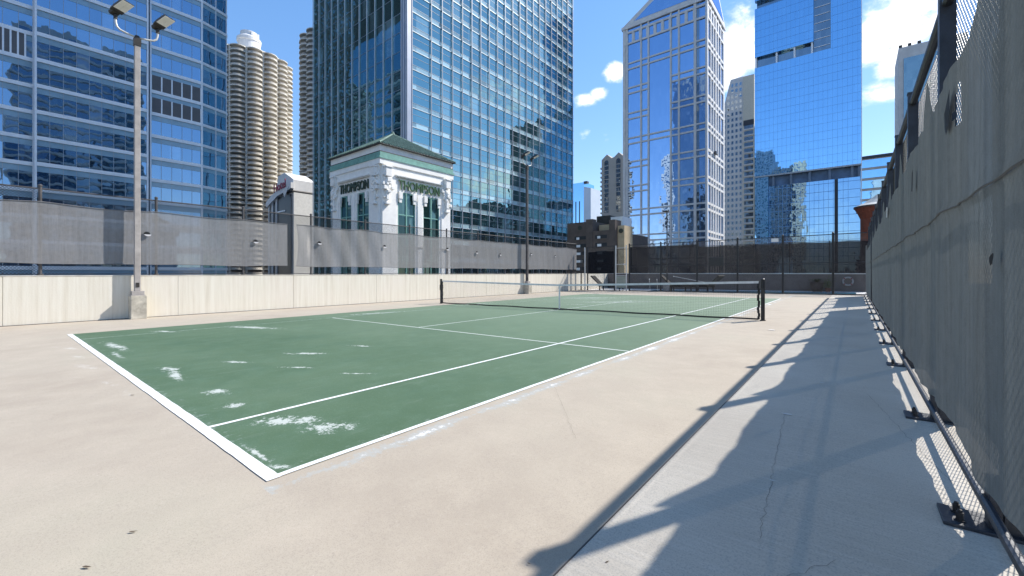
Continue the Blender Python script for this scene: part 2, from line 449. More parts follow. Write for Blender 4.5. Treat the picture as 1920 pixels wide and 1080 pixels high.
# ---------------------------------------------------------------- setting: city ground, roof deck, court
m = MB(); m.v = [(-3000,-1500,-60),(1500,-1500,-60),(1500,3500,-60),(-3000,3500,-60)]; m.f = [[0,1,2,3]]
tag(m.build('ground', basic('city_asphalt', (.05,.05,.052), .9, 0, .2, .3, .02)), kind='structure')
m = MB().box(-15.3,3.6,-9,36,-1.0,0); o = m.build('roof_deck', M['deck'], shear=True); tag(o, kind='structure')
m = MB().box(-15.2,3.5,-8.9,35.9,-59.5,-1.02); tag(m.build('building_base', M['stone'], shear=True), kind='structure')
def sheet(x0,x1,y0,y1,z,name,mat,shear=True):
    mb = MB(); mb.v=[(x0,y0,z),(x1,y0,z),(x1,y1,z),(x0,y1,z)]; mb.f=[[0,1,2,3]]
    o = mb.build(name, mat, shear=shear); tag(o, kind='structure'); return o
sheet(1.83,3.58,-8.98,28.9,.004,'walkway',M['walk'])
sheet(-15.28,3.58,28.95,35.98,.004,'pool_deck', basic('pool_deck_concrete',(.66,.64,.61),.85,0,.2,.08,2))
sheet(-9.5,2.9,30.9,33.3,.009,'pool_water', basic('pool_water',(.05,.27,.40),.08,0,.6,.15,1.2))
sheet(-10.97,0,0,23.77,.003,'tennis_court',M['court'])
# joint of the walkway and cracks: thin dark grooves filled with dirt
dirt = basic('dirt_in_joint',(.10,.09,.085),.9)
m = MB()
for x, w in ((1.835,.003),): m.box(x-w,x+w,-8.9,28.9,.005,.007)
def strip(mb, pts, w):
    k = len(mb.v)
    for i,(x,y) in enumerate(pts):
        a = pts[max(0,i-1)]; b = pts[min(len(pts)-1,i+1)]
        d = Vector((b[0]-a[0], b[1]-a[1])).normalized(); n = Vector((-d.y,d.x))
        ww = w*random.uniform(.6,1.3)
        mb.v += [(x+n.x*ww,y+n.y*ww,.0075),(x-n.x*ww,y-n.y*ww,.0075)]
    for i in range(len(pts)-1): mb.f.append([k+2*i,k+2*i+1,k+2*i+3,k+2*i+2])
def wander(a,b,n,amp):
    return [(a[0]+(b[0]-a[0])*i/n+random.gauss(0,amp), a[1]+(b[1]-a[1])*i/n+random.gauss(0,amp)) for i in range(n+1)]
strip(m, wander((2.33,3.33),(2.46,1.2),40,.006), .0007)
strip(m, wander((2.91,4.62),(3.12,3.33),30,.006)+wander((3.12,3.33),(3.26,2.5),16,.005)[1:], .0009)
strip(m, wander((2.2,.4),(2.75,1.25),24,.006), .0007)
strip(m, wander((.2,2.9),(1.15,1.75),26,.005), .0006)
tag(m.build('joint_groove', dirt, shear=True), kind='structure')

def line(x0,x1,y0,y1,mat,z=.0055):
    n = max(1,int(max(x1-x0,y1-y0)/.12)); mb = MB(); hor = (x1-x0) > (y1-y0)
    j = lambda: random.uniform(-.0025,.0025)
    for i in range(n+1):
        f = i/n
        if hor: mb.v += [(x0+(x1-x0)*f, y0+j(), z),(x0+(x1-x0)*f, y1+j(), z)]
        else: mb.v += [(x1+j(), y0+(y1-y0)*f, z),(x0+j(), y0+(y1-y0)*f, z)]
    for i in range(n): mb.f.append([2*i,2*i+2,2*i+3,2*i+1])
    return mb
def court_line(name, *a):
    tag(line(*a).build(name, a[4], shear=True), kind='structure')
court_line('baseline', -10.97,.006,-.006,.078,M['line'])
court_line('doubles_sideline', -.05,.0,.078,23.6,M['line'])
court_line('singles_sideline', -1.42,-1.372,.078,23.6,M['line'])
court_line('service_line', -9.6,-1.43,5.46,5.51,M['line_worn'])
court_line('service_line_extension', -1.365,-.055,5.46,5.51,M['line_worn'])
court_line('centre_service_line', -5.51,-5.46,5.515,18.25,M['line_worn'])
court_line('worn_singles_sideline', -9.62,-9.575,.09,23.6,M['line_faint'])
court_line('far_service_line', -9.6,-1.43,18.26,18.31,M['line_worn'])
court_line('far_baseline', -10.97,0,23.7,23.77,M['line'])

# flecks of white paint and chips on the shaded walkway
m = MB()
for (x,y,r) in [(2.34,3.38,.035),(2.52,4.9,.02),(2.45,6.9,.03),(2.5,8.8,.03),(2.12,10.6,.05),(2.42,1.9,.012),(1.4,9.8,.06)]:
    k = len(m.v); n = 9
    for i in range(n):
        a = 2*math.pi*i/n; rr = r*random.uniform(.5,1.2)
        m.v.append((x+rr*math.cos(a)*1.2, y+rr*math.sin(a)*.7, .009))
    m.f.append(list(range(k,k+n)))
tag(m.build('paint_chips', basic('chalky_white',(.75,.75,.73),.8), shear=True), kind='stuff')

# dry leaves
leafm = basic('dry_leaf_brown',(.15,.115,.08),.8,0,.2,.3,20)
def leaf(x,y,rz,s,label):
    mb = MB(); pts=[(-.5,0,.02),(-.25,.13,.08),(.15,.11,.05),(.5,0,.12),(.12,-.12,.04),(-.22,-.11,.06)]
    mb.v=[(px*s*.85,py*s*.85,.004+pz*s*.4) for px,py,pz in pts]+[(0,0,.004)]
    mb.f=[[i,(i+1)%6,6] for i in range(6)]
    o = mb.build('dry_leaf', leafm); o.location=(x,y,gz(x)+.002); o.rotation_euler=(0,0,rz)
    tag(o,label,'leaf','dead leaves on the deck')
leaf(.04,-.63,.9,.05,'curled brown leaf on beige deck in front of the baseline')
leaf(.22,-.81,.6,.055,'brown leaf on beige deck nearest the bottom left corner of the photo')
leaf(1.71,.40,.2,.022,'tiny dark leaf on beige deck beside the rail shadow')
leaf(1.97,.62,1.2,.028,'small black leaf lying in the shade on the concrete walkway')
leaf(-3.2,-.12,.7,.07,'dark leaf lying across the white baseline')
leaf(-.55,-1.1,.3,.03,'small speck of leaf on beige deck left of the other leaves')

# ---------------------------------------------------------------- left parapet wall + kerb
XW = -14.78
m = MB(); m.box(XW-.28,XW,-9,29.6,-1,1.2)
wall = thing('parapet_wall','low cream concrete parapet wall with vertical stains left of the green court','wall',(XW,10,0))
m = MB(); 
cuts = [-9,-4.6,-.9,2.85,6.6,10.4,14.2,18.1,22.1,26,29.6]
for a,b in zip(cuts[:-1],cuts[1:]): m.box(XW-.28,XW,a+.006,b-.006,-1,1.185)
m.box(XW-.27,XW-.012,-9,29.6,-.9,1.183)
m.build('wall_body',M['cwall'],wall,bevel=.006)
m = MB().box(XW-.29,XW+.006,-9,29.6,1.186,1.215); m.build('coping',basic('coping_concrete',(.60,.56,.48),.85,0,.2,.2,3),wall)
m = MB().box(XW+.001,XW+.03,-9,29.6,-.2,-.128); m.build('base_joint',dirt,wall)

# ---------------------------------------------------------------- chain link
def chain(F, a0,a1,z0,z1,r=.0032,sp=.0707,d=0,n=3,zf=None):
    mb = MB(); H = z1-z0
    k = a0-H
    while k < a1:
        for sgn in (1,-1):
            # line from (k, z0) to (k+H, z1) or mirrored
            s0, s1 = k, k+H
            lo = max(s0,a0); hi = min(s1,a1)
            if hi-lo > .02:
                za, zb = z0+(lo-s0), z0+(hi-s0)
                if sgn < 0: za, zb = z1-(lo-s0), z1-(hi-s0)
                dd = d+.0022*sgn
                mb.tube(F.pt(lo,dd,za),F.pt(hi,dd,zb),r,n,caps=False)
        k += sp
    return mb

XF = -14.95
fl = thing('chain_link_fence','long dark chain link fence standing on the cream parapet wall at the left','fence',(XF,10,1.2))
chain(east(XF),-6.5,29.2,1.23,3.66,r=.0050,d=-.05).build('wire_mesh',M['wire'],fl)
ya = -.22
for k in range(-3,13):
    y = ya+2.535*k
    if y > 29.3: break
    mb = MB(); mb.tube((XF,y,1.2),(XF,y,3.72),.038,10); mb.lathe((XF,y,3.72),[(.05,0),(.05,.03),(.02,.06)],10); mb.tube((XF,y,1.216),(XF,y,1.26),.07,10)
    mb.build('post',M['polebrown'],fl)
MB().tube((XF,-7.8,3.655),(XF,29.2,3.655),.021,8).build('top_rail',M['polebrown'],fl)
MB().tube((XF-.03,-7.8,1.25),(XF-.03,29.2,1.25),.012,6).build('bottom_wire',M['black'],fl)

# left windscreens (fabric tied to the fence)
def vent(mb_h, mb_f, y, z, r, x):
    k = len(mb_h.v); n = 14
    pts = [(y+r*math.cos(math.pi*i/n), z+r*1.05*math.sin(math.pi*i/n)) for i in range(n+1)]
    mb_h.v += [(x+.012,a,b) for a,b in pts]; mb_h.f.append(list(range(k,k+n+1)))
    k = len(mb_f.v)
    for i in range(n+1):
        a = math.pi*i/n
        yy = y+r*math.cos(a); h = r*1.05*math.sin(a)
        mb_f.v += [(x+.014,yy,z),(x+.014+h*.35,yy+.02,z-h*.62)]
    for i in range(n): mb_f.f.append([k+2*i,k+2*i+1,k+2*i+3,k+2*i+2])
def left_screen(y0,y1,label,vents,gather):
    x0 = -14.865
    t = thing('windscreen',label,'windscreen',(x0,(y0+y1)/2,1.5),'windscreens on the left fence')
    rnd = random.Random(int(y0*10)+5); ph = [rnd.uniform(0,6) for _ in range(8)]
    def f(u,v):
        y = y0+(y1-y0)*u
        s = ((y-ya)/2.535) % 1.0
        sag = .045*math.sin(math.pi*s)
        zt = 3.27-sag+.012*math.sin(y*2.1+ph[0]); zb = 1.545+.012*math.sin(y*1.7+ph[1])+.02*math.sin(math.pi*s)
        z = zb+(zt-zb)*v
        x = x0+.008*math.sin(y*1.9+ph[2]+z)+.005*math.sin(y*4.3+ph[3]-1.2*z)+.003*math.sin(y*9+ph[4]+2*z)
        if gather:
            g = math.exp(-((y-y0-2.0)/2.3)**2)
            x += g*.022*math.sin((y-y0)*7+ (v-.5)*5*(1-u))
            if u < .02: y += .09*math.sin(math.pi*v)+.03
        return (x,y,z)
    n = max(20,int((y1-y0)/.11))
    mb = MB(); mb.grid(f,n,14); mb.build('fabric',M['scr_l'],t,smooth=True)
    for v in (0,1):
        hem = MB()
        for i in range(n):
            a = f(i/n,v); b = f((i+1)/n,v)
            hem.tube((a[0]+.006,a[1],a[2]),(b[0]+.006,b[1],b[2]),.012,4,caps=False)
        hem.build('hem',M['hem'],t)
    for (y,z) in vents:
        h = MB(); fl_ = MB(); vent(h,fl_,y,z,.085,x0+.03)
        o = h.build('vent_opening',M['wire'],t); fl_.build('vent_flap',M['flap'],o)
    return t
left_screen(-6.5,6.40,'grey translucent fabric windscreen on the left fence, nearest panel, behind the near light pole',[(2.06,2.52),(5.22,2.46)],False)
left_screen(6.70,29.1,'long grey windscreen on the left fence in front of the white green-roofed tower',[(7.68,2.54),(10.88,2.55),(14.94,2.6),(17.3,2.5),(19.46,2.45),(22.8,2.6),(25.86,2.55)],True)

# ---------------------------------------------------------------- light poles on the left
def light_pole(y, xc, label, shaftmat, first=None):
    if first:
        c = copy_tree(first); c.location = (xc,y,gz(-14.5)); c['label']=label
        for ch in c.children:
            if ch.name.startswith('shaft'):
                ch.data = ch.data.copy(); ch.data.materials[0] = shaftmat
        return c
    t = thing('light_pole',label,'light pole',(xc,y,gz(-14.5)),'court light poles on the left wall')
    z0 = gz(-14.5)
    def P(dx,dy,z): return (xc+dx,y+dy,z0+z)
    m = MB().box(xc-.12,xc+.27,y-.19,y+.19,z0,z0+.72); m.build('pedestal',M['ped'],t,bevel=.012)
    m = MB().box(xc-.1,xc+.2,y-.17,y+.17,z0+.721,z0+.742); m.box(xc-.1,xc+.16,y-.15,y+.15,z0+.743,z0+.86); m.build('base_plate',M['taupe'],t,bevel=.006)
    w = .073
    m = MB(); k = 0
    m.v = [P(-w,-w,.861),P(w,-w,.861),P(w,w,.861),P(-w,w,.861),P(-w*.95,-w*.95,8.52),P(w*.95,-w*.95,8.52),P(w*.95,w*.95,8.52),P(-w*.95,w*.95,8.52)]
    m.f = [[3,2,1,0],[4,5,6,7],[0,1,5,4],[1,2,6,5],[2,3,7,6],[3,0,4,7]]
    m.build('shaft',shaftmat,t,bevel=.01)
    m = MB().box(xc+w+.001,xc+w+.012,y-.04,y+.04,z0+.98,z0+1.12); m.build('hand_hole_cover',M['bronze'],t)
    m = MB().box(xc-.085,xc+.085,y-.085,y+.085,z0+8.521,z0+8.76); m.tube(P(0,0,8.76),P(0,0,8.84),.06,10); m.build('tenon_cap',M['bronze'],t)
    for s in (-1,1):
        pts = [(0,s*.06,8.8),(0,s*.25,8.82),(0,s*.40,8.86),(0,s*.47,8.93),(0,s*.495,9.04),(0,s*.50,9.16)]
        m = MB().sweep([P(*q) for q in pts],.03,10); m.build('arm',M['galvpost'],t,smooth=True)
        # floodlight head: shallow box tipped down towards the court
        cx, cy, cz = .05, s*.50, 9.33
        fw = Vector((.76,.42,.42)).normalized(); side = Vector((-.46,.88,0)).normalized(); up = fw.cross(side)
        side = up.cross(fw)
        if up.z < 0: up = -up
        c0 = Vector(P(cx,cy,cz))
        def Q(a,b,c): return tuple(c0+fw*a+side*b+up*c)
        def qbox(mb,a0,a1,b0,b1,c0_,c1_,tp=1.0):
            k = len(mb.v)
            for c_ in (c0_,c1_):
                q = 1 if c_==c0_ else tp
                for a,b in ((a0,b0),(a1,b0),(a1,b1),(a0,b1)): mb.v.append(Q((a0+a1)/2+(a-(a0+a1)/2)*q,b*q,c_))
            mb.f += [[k+i for i in q_] for q_ in ((3,2,1,0),(4,5,6,7),(0,1,5,4),(1,2,6,5),(2,3,7,6),(3,0,4,7))]
        m = MB(); qbox(m,.0,.54,-.17,.17,0,.08,.82); qbox(m,-.14,.02,-.10,.10,-.03,.07)
        for i in range(5): qbox(m,.10,.46,-.12+.06*i-.007,-.12+.06*i+.007,.0801,.11)
        fo = m.build('floodlight',M['bronze'],t,bevel=.008)
        m = MB()
        for i in range(2):
            for j in range(2): qbox(m,.14+.19*i,.325+.19*i,-.160+.163*j,-.003+.163*j,-.012,-.001)
        m.build('led_panel',M['led'],fo)
        m = MB().tube(P(0,s*.50,9.14),P(.0,s*.50,9.27),.05,10); m.build('knuckle',M['bronze'],fo)
        if s > 0:
            m = MB().tube(Q(-.05,.06,.08),Q(-.02,.1,.36),.008,5); m.build('bird_spike',M['steel'],fo)
    return t
pole = light_pole(1.79,-14.62,'near tan light pole with twin floodlights on a concrete pedestal by the left wall',M['taupe'])
light_pole(22.05,-14.62,'far dark light pole with twin floodlights seen beyond the left half of the net',M['polebrown'],pole)

# ---------------------------------------------------------------- tennis net
net = thing('tennis_net','black tennis net with white top band and black posts across the green court','tennis net',(-5.485,11.885,gz(-5.485)))
XA, XB, YN = -11.884, .914, 11.885
def ntop(x):
    f = abs(x+5.485)/6.4
    return .925+ .135*f**1.15
for x in (XA,XB):
    m = MB().tube((x,YN,gz(x)),(x,YN,gz(x)+1.09),.048,12); m.lathe((x,YN,gz(x)),[(.07,0),(.07,.02)],12)
    m.lathe((x,YN,gz(x)+1.09),[(.052,0),(.052,.02),(.03,.035)],12)
    m.box(x-.03,x+.03,YN-.062,YN-.04,gz(x)+.62,gz(x)+.86)
    m.build('net_post',M['black'],net,smooth=False)
xa, xb = XA+.1, XB-.1
m = MB(); x = xa
while x <= xb:
    m.tube((x,YN,.045),(x,YN,ntop(x)-.03),.0014,3,caps=False); x += .045
for j in range(21):
    f = j/20; pts = []
    for i in range(25):
        x = xa+(xb-xa)*i/24; pts.append((x,YN,.045+(ntop(x)-.08)*f))
    for a,b in zip(pts[:-1],pts[1:]): m.tube(a,b,.0014,3,caps=False)
m.build('net_mesh',M['net'],net,shear=True)
def band(z0f,z1f,th,name,mat):
    m = MB(); n = 40
    for i in range(n+1):
        x = xa+(xb-xa)*i/n
        m.v += [(x,YN-th,z0f(x)),(x,YN-th,z1f(x)),(x,YN+th,z1f(x)),(x,YN+th,z0f(x))]
    for i in range(n):
        k = 4*i
        for q in range(4): m.f.append([k+q,k+(q+1)%4,k+4+(q+1)%4,k+4+q])
    m.f += [[0,1,2,3],[4*n+3,4*n+2,4*n+1,4*n]]
    return m.build(name,mat,net,shear=True)
band(lambda x:ntop(x)-.062,lambda x:ntop(x),.008,'top_band',M['tape'])
band(lambda x:.012+.006*math.sin(x*3),lambda x:.055+.006*math.sin(x*3),.006,'bottom_tape',M['net'])
for x in (xa,xb):
    m = MB()
    for i in range(12):
        z0 = .03+i*.083; z1 = z0+.083; dx = .012*math.sin(i*1.7)
        m.box(x-.028+dx,x+.028+dx,YN-.007,YN+.007,gz(x)+z0,gz(x)+z1-.001)
    m.build('side_tape',M['net'],net)
for x0,x1 in ((XA,xa),(xb,XB)):
    for z in (.1,.35,.6,.85,1.03): MB().tube((x0,YN,gz(x0)+z),(x1,YN,gz(x1)+z),.005,5).build('lacing',M['net'],net)
m = MB().box(-5.51,-5.46,YN-.012,YN-.009,.02,ntop(-5.485)+.004); m.box(-5.51,-5.46,YN+.009,YN+.012,.02,ntop(-5.485)+.004); m.box(-5.51,-5.46,YN-.012,YN+.012,ntop(-5.485)+.0045,ntop(-5.485)+.008)
m.build('centre_strap',M['tape'],net,shear=True)
m = MB().box(-5.72,-5.28,YN-.05,YN+.03,.009,.035); m.build('strap_anchor',basic('anchor_steel',(.10,.09,.085),.6),net,shear=True)

# ---------------------------------------------------------------- right fence
XR = 3.36
fr = thing('chain_link_fence','tall chain link fence with bolted dark posts along the right of the shaded walkway','fence',(XR,8,gz(XR)))
zr = gz(XR)
chain(east(XR),-4,28.8,zr+.08,zr+3.5,r=.0022,d=.108,sp=.064).build('wire_mesh',M['galv'],fr)
MB().tube((XR+.05,-6.5,zr+3.5),(XR+.05,28.9,zr+3.5),.04,10).build('top_rail',M['navy'],fr)
m = MB().tube((XR-.06,-6.5,zr+.14),(XR-.06,28.9,zr+.14),.021,10); m.build('bottom_rail',M['navy'],fr)
m = MB().tube((XR+.05,-6.5,zr+1.72),(XR+.05,28.9,zr+1.72),.022,8); m.build('middle_rail',M['navy'],fr)
posts = [-4.75,-2.45,-.1]+[2.0,3.97,6.62,8.85,11.15,13.5,15.9,18.2,20.5,22.8,25.1,27.4]
for y in posts:
    m = MB().box(XR+.0,XR+.1,y-.05,y+.05,zr,zr+3.62); m.box(XR-.006,XR+.106,y-.056,y+.056,zr+3.621,zr+3.64)
    p = m.build('post',M['navy'],fr)
    m = MB()
    m.box(XR-.05,XR-.001,y-.045,y+.045,zr+.02,zr+.26)
    m.build('post_shoe',M['navy'],p,bevel=.004)
    m = MB().box(XR-.21,XR+.16,y-.09,y+.13,zr+.003,zr+.02); m.build('base_plate',M['navy'],p,bevel=.003)
    for dy in (-.035,.06):
        m = MB().tube((XR-.145,y+dy,zr+.02),(XR-.145,y+dy,zr+.026),.022,10); m.tube((XR-.145,y+dy,zr+.027),(XR-.145,y+dy,zr+.062),.0155,6); m.tube((XR-.145,y+dy,zr+.062),(XR-.145,y+dy,zr+.074),.009,8)
        m.build('anchor_bolt',M['black'],p)
# fabric
def right_screen(y0,y1,label,seam=True):
    t = thing('windscreen',label,'windscreen',(3.3,(y0+y1)/2,zr),'windscreens on the right fence')
    def span(y):
        for a,b in zip(posts[:-1],posts[1:]):
            if a <= y <= b: return (y-a)/(b-a), a, b
        return 0,0,1
    def prof(y):
        s,a,b = span(y)
        w = min(s,1-s)*(b-a)
        tie = math.exp(-(w/.11)**2)
        zt = 2.60-.012*min(y,20)+.34*tie+.012*math.sin(y*1.3+1)
        zb = .235+.02*math.sin(y*2.3+.4)+.035*math.sin(math.pi*s)-.02*tie
        return zt, zb, s, w
    def f(u,v):
        y = y0+(y1-y0)*u
        zt,zb,s,w = prof(y)
        z = zb+(zt-zb)*v
        bulge = -.003*math.exp(-(w/.12)**2)
        x = 3.305+bulge+-.010*math.sin(math.pi*s)+.009*math.sin(y*5.2+.6*z)+.006*math.sin(y*11+1.7*z+math.sin(y*3))+.003*math.sin(y*23-.8*z)
        x -= .010*math.exp(-((z-1.66)/.03)**2)
        return (x-.005,y,zr+z)
    nu = int((y1-y0)/.05); nv = 46
    def inhole(y,z):
        # half moon air vent torn open
        a = (z-2.25)+ (y-2.55)*.55
        return ((y-2.66)**2/.07**2+(z-2.27+.5*(y-2.66))**2/.12**2) < 1
    def keep(u,v):
        y = y0+(y1-y0)*u; zt,zb,_,_ = prof(y); z = zb+(zt-zb)*v
        return not inhole(y,z)
    mb = MB(); mb.grid(f,nu,nv,keep); mb.build('fabric',M['scr_r'],t,smooth=True)
    sm = MB()
    sc = [(y0+(y1-y0)*i/nu) for i in range(nu+1)]
    def seam_pt(y):
        zt,zb,_,_ = prof(y); u=(y-y0)/(y1-y0); v=(1.66-zb)/(zt-zb); p=f(u,v)
        return (p[0]-.004,p[1],p[2]+.006*math.sin(y*2.4))
    pts = [seam_pt(y) for y in sc[::3]]
    for a,b in zip(pts[:-1],pts[1:]): sm.tube(a,b,.006,4,caps=False)
    sm.build('seam',basic('seam_thread',(.13,.135,.14),.8),t)
    return t, f
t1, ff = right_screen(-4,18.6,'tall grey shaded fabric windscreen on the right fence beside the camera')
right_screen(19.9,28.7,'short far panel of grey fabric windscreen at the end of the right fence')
dark = basic('black_tear',(.015,.015,.017),.9)
m = MB()
k=0
prof_pts = [(2.69,2.40),(2.80,2.33),(2.88,2.20),(2.82,2.14),(2.74,2.17),(2.69,2.26)]
m.v = [(3.268,y,zr+z) for y,z in prof_pts]+[(3.255,2.78,zr+2.27)]
m.f = [[i,(i+1)%6,6] for i in range(6)]
m.build('vent_flap',M['wire'],t1)
m = MB(); cy,cz=1.66,1.31
m.v = [(3.268,cy+.035*math.cos(a)*(1+.3*math.sin(3*a)),zr+cz+.03*math.sin(a)*(1+.25*math.cos(2*a))-.25*.035*math.cos(a)) for a in [2*math.pi*i/12 for i in range(12)]]; m.f=[list(range(12))]
m.build('patch',dark,t1)
m = MB(); m.v=[(3.268,4.80,zr+2.30),(3.268,4.90,zr+2.28),(3.268,4.95,zr+2.10),(3.268,4.86,zr+2.08)]; m.f=[[0,1,2,3]]; m.build('tear',dark,t1)
m = MB(); m.v=[(3.262,8.9,zr+2.42),(3.262,9.2,zr+2.44),(3.262,9.25,zr+2.26),(3.262,9.0,zr+2.25)]; m.f=[[0,1,2,3]]; m.build('tear',M['tape'],t1)

# ---------------------------------------------------------------- far fence, gate, pool terrace
YF = 29.3
ff_ = thing('chain_link_fence','open chain link fence with black posts between the court and the pool terrace','fence',(-4,YF,0))
chain(south(YF),-10.2,3.35,.06,3.48,r=.0028,d=0).build('wire_mesh',M['wire'],ff_,shear=True)
for x in (-10.4,-8.02,-5.54,-3.05,-.57,1.865):
    m = MB().tube((x,YF,gz(x)),(x,YF,gz(x)+3.56),.058,10); m.lathe((x,YF,gz(x)+3.56),[(.055,0),(.055,.03),(.02,.06)],10); m.build('post',M['black'],ff_)
for z,r,nm in ((3.48,.024,'top_rail'),(1.86,.022,'middle_rail'),(.06,.02,'bottom_rail')):
    MB().tube((-10.4,YF,z),(3.36,YF,z),r,8).build(nm,M['black'],ff_,shear=True)
m = MB().box(-15,3.3,YF-.18,YF-.07,-.02,.05); m.build('kerb',basic('dark_kerb',(.075,.065,.065),.8),ff_,shear=True)
# gate
gt = thing('fence_gate','pale framed chain link gate at the left end of the far fence','gate',(-11,YF-.05,gz(-11)))
for x in (-11.48,-10.62):
    MB().tube((x,YF-.05,gz(x)+.04),(x,YF-.05,gz(x)+3.5),.045,10).build('gate_post',M['galvpost'],gt)
m = MB()
for z in (.12,1.2,2.05,3.3): m.tube((-11.43,YF-.05,z),(-10.67,YF-.05,z),.02,8)
m.build('gate_frame',M['galvpost'],gt,shear=True)
chain(south(YF-.05),-11.43,-10.67,.12,3.3,r=.003).build('wire_mesh',M['wire'],gt,shear=True)
MB().box(-11.42,-10.68,YF-.075,YF-.066,.25,1.15).build('kick_panel',basic('faded_green_panel',(.30,.32,.27),.8),gt,shear=True)
MB().box(-10.85,-10.66,YF-.12,YF-.08,1.98,2.1).build('latch',M['steel'],gt,shear=True)
# corner section, left of the gate
cf = thing('chain_link_fence','short corner run of chain link fence with paired white-lit posts left of the gate','fence',(-13,YF,gz(-13)))
chain(south(YF),-14.6,-11.5,.06,3.48,r=.0028).build('wire_mesh',M['wire'],cf,shear=True)
for x,mm in ((-14.55,M['black']),(-14.2,M['galvpost']),(-13.95,M['black']),(-11.62,M['black'])):
    MB().tube((x,YF,gz(x)),(x,YF,gz(x)+3.5),.05,10).build('post',mm,cf)
MB().tube((-14.6,YF,3.48),(-11.5,YF,3.48),.024,8).build('top_rail',M['black'],cf,shear=True)
# dark fabric on corner
def dark_screen(F,a0,a1,z0,z1,d,label,ph,shear=True):
    def g(u,v):
        a=a0+(a1-a0)*u; z=z0+(z1-z0)*v
        return F.pt(a,d+.015*math.sin(a*3+ph+z)+.008*math.sin(a*8),z-.03*math.sin(math.pi*((a*.4)%1))*v)
    mb = MB(); mb.grid(g,int((a1-a0)/.15)+2,8)
    t = thing('windscreen',label,'windscreen',F.pt((a0+a1)/2,d,z0),'dark windscreens around the pool terrace')
    mb.build('fabric',M['scr_d'],t,smooth=True,shear=shear)
dark_screen(south(YF),-13.9,-11.6,1.35,3.12,-.03,'small nearly black windscreen in the far left corner left of the gate',0)
YP = 35.0
pw = thing('parapet_wall','brown grey parapet wall in shade at the far side of the pool terrace','wall',(-5,YP,0))
MB().box(-15.3,3.6,YP,YP+.3,-.6,1.2).build('wall_body',M['parapet'],pw)
MB().box(-15.3,3.63,YP-.03,YP+.33,1.201,1.26).build('coping',M['stone'],pw)
pf = thing('chain_link_fence','dark fence rail on top of the far terrace parapet wall','fence',(-5,YP+.15,1.26))
for k in range(9):
    x=-14.6+2.3*k
    MB().tube((x,YP+.15,1.26),(x,YP+.15,3.5),.03,8).build('post',M['black'],pf)
MB().tube((-15,YP+.15,3.45),(3.6,YP+.15,3.45),.02,8).build('top_rail',M['black'],pf)
dark_screen(south(YP),-12.9,-7.0,1.0,3.62,-.1,'dark translucent windscreen on the far terrace parapet, left of the sign board',1,False)
dark_screen(south(YP),-7.0,3.6,1.27,3.42,-.1,'long dark translucent windscreen on the far terrace parapet, right of the sign board',2,False)
ww = thing('parapet_wall','tan sunlit side wall of the pool terrace behind the dark loungers','wall',(-15.0,32,0))
MB().box(-15.25,-15.0,29.75,34.98,-1,1.25).build('wall_body',M['cwall'],ww)
# side boards
sb = thing('sign_board','plain black rectangular board fixed to the far fence above the net','sign board',(-4.33,YF-.06,1.77))
MB().box(-4.78,-3.88,YF-.075,YF-.05,1.77,2.31).build('panel',M['black'],sb,bevel=.01)
MB().box(-4.80,-3.86,YF-.05,YF-.035,1.75,2.33).build('backing',M['navy'],sb)
sb2 = thing('notice_plate','small white notice plate hung high on the far fence','notice',(-.97,YF-.05,3.2))
MB().box(-1.17,-.79,YF-.06,YF-.05,3.19,3.40).build('plate',M['white'],sb2,bevel=.004)
MB().box(-.99,-.97,YF-.055,YF-.02,3.401,3.46).build('hanger',M['steel'],sb2)
# slender pole beyond fence
p3 = thing('light_pole','thin dark lamp pole on a grey block beyond the far fence','light pole',(-7.85,30.1,gz(-7.85)))
MB().tube((-7.85,30.1,.42),(-7.85,30.1,5.75),.05,10,r1=.035).build('shaft',M['black'],p3)
MB().box(-8.07,-7.63,29.9,30.3,-.05,.41).build('pedestal',basic('grey_block',(.3,.3,.3),.85),p3,bevel=.02)
MB().box(-8.0,-7.72,29.75,30.15,5.751,5.83).build('lamp_head',M['bronze'],p3,bevel=.01)
# dark wicker loungers
wick = basic('dark_wicker',(.014,.013,.013),.8,0,.2,.4,30,.4,80)
def lounger(x,y,rz,label):
    t = thing('sun_lounger',label,'sun lounger',(0,0,0),'dark loungers on the pool terrace')
    m = MB().box(-.62,.95,-.33,.33,.30,.36); m.box(-.62,.95,-.36,-.33,.26,.38); m.box(-.62,.95,.33,.36,.26,.38); m.build('seat',wick,t)
    m = MB(); m.prism([(-.6,-.33,.36),(-.6,-.33,.42),(-1.18,-.33,.98),(-1.23,-.33,.93)],(0,.66,0)); m.build('backrest',wick,t)
    for sx in (-.55,.85):
        for sy in (-.3,.3): MB().box(sx-.03,sx+.03,sy-.03,sy+.03,.0,.30).build('leg',wick,t)
    m = MB().box(-.5,.9,-.28,.28,.361,.43); m.build('cushion',basic('charcoal_cushion',(.02,.02,.023),.9),t,bevel=.03)
    t.location=(x,y,gz(x)+.004); t.rotation_euler=(0,0,rz); t.scale=(1.2,1.2,1.2)
    return t
lounger(-12.6,30.4,.05,'dark wicker lounger in the far left corner in front of the tan wall')
lounger(-6.9,30.5,.1,'dark wicker lounger with raised back right of the thin lamp pole')
lounger(-5.7,31.0,math.pi-.25,'dark wicker lounger turned the other way, right of its neighbour beside the pool')
for i,(x,y,h,lb) in enumerate([(-9.3,30.6,.75,'left slim white-tipped torch stake on the pool terrace'),(-8.75,30.7,.72,'right slim white-tipped torch stake on the pool terrace')]):
    t = thing('garden_torch',lb,'torch',(x,y,0),'torch stakes by the pool')
    MB().tube((x,y,-.08),(x-.06,y,h),.012,6).build('stake',M['galvpost'],t)
    MB().lathe((x-.06,y,h),[(.02,0),(.04,.03),(.035,.08),(.01,.1)],8).build('torch_head',M['white'],t)
t = thing('furniture_cover_pole','long pale pole lying on the dark loungers by the pool','pole',(-6.8,30.9,.9))
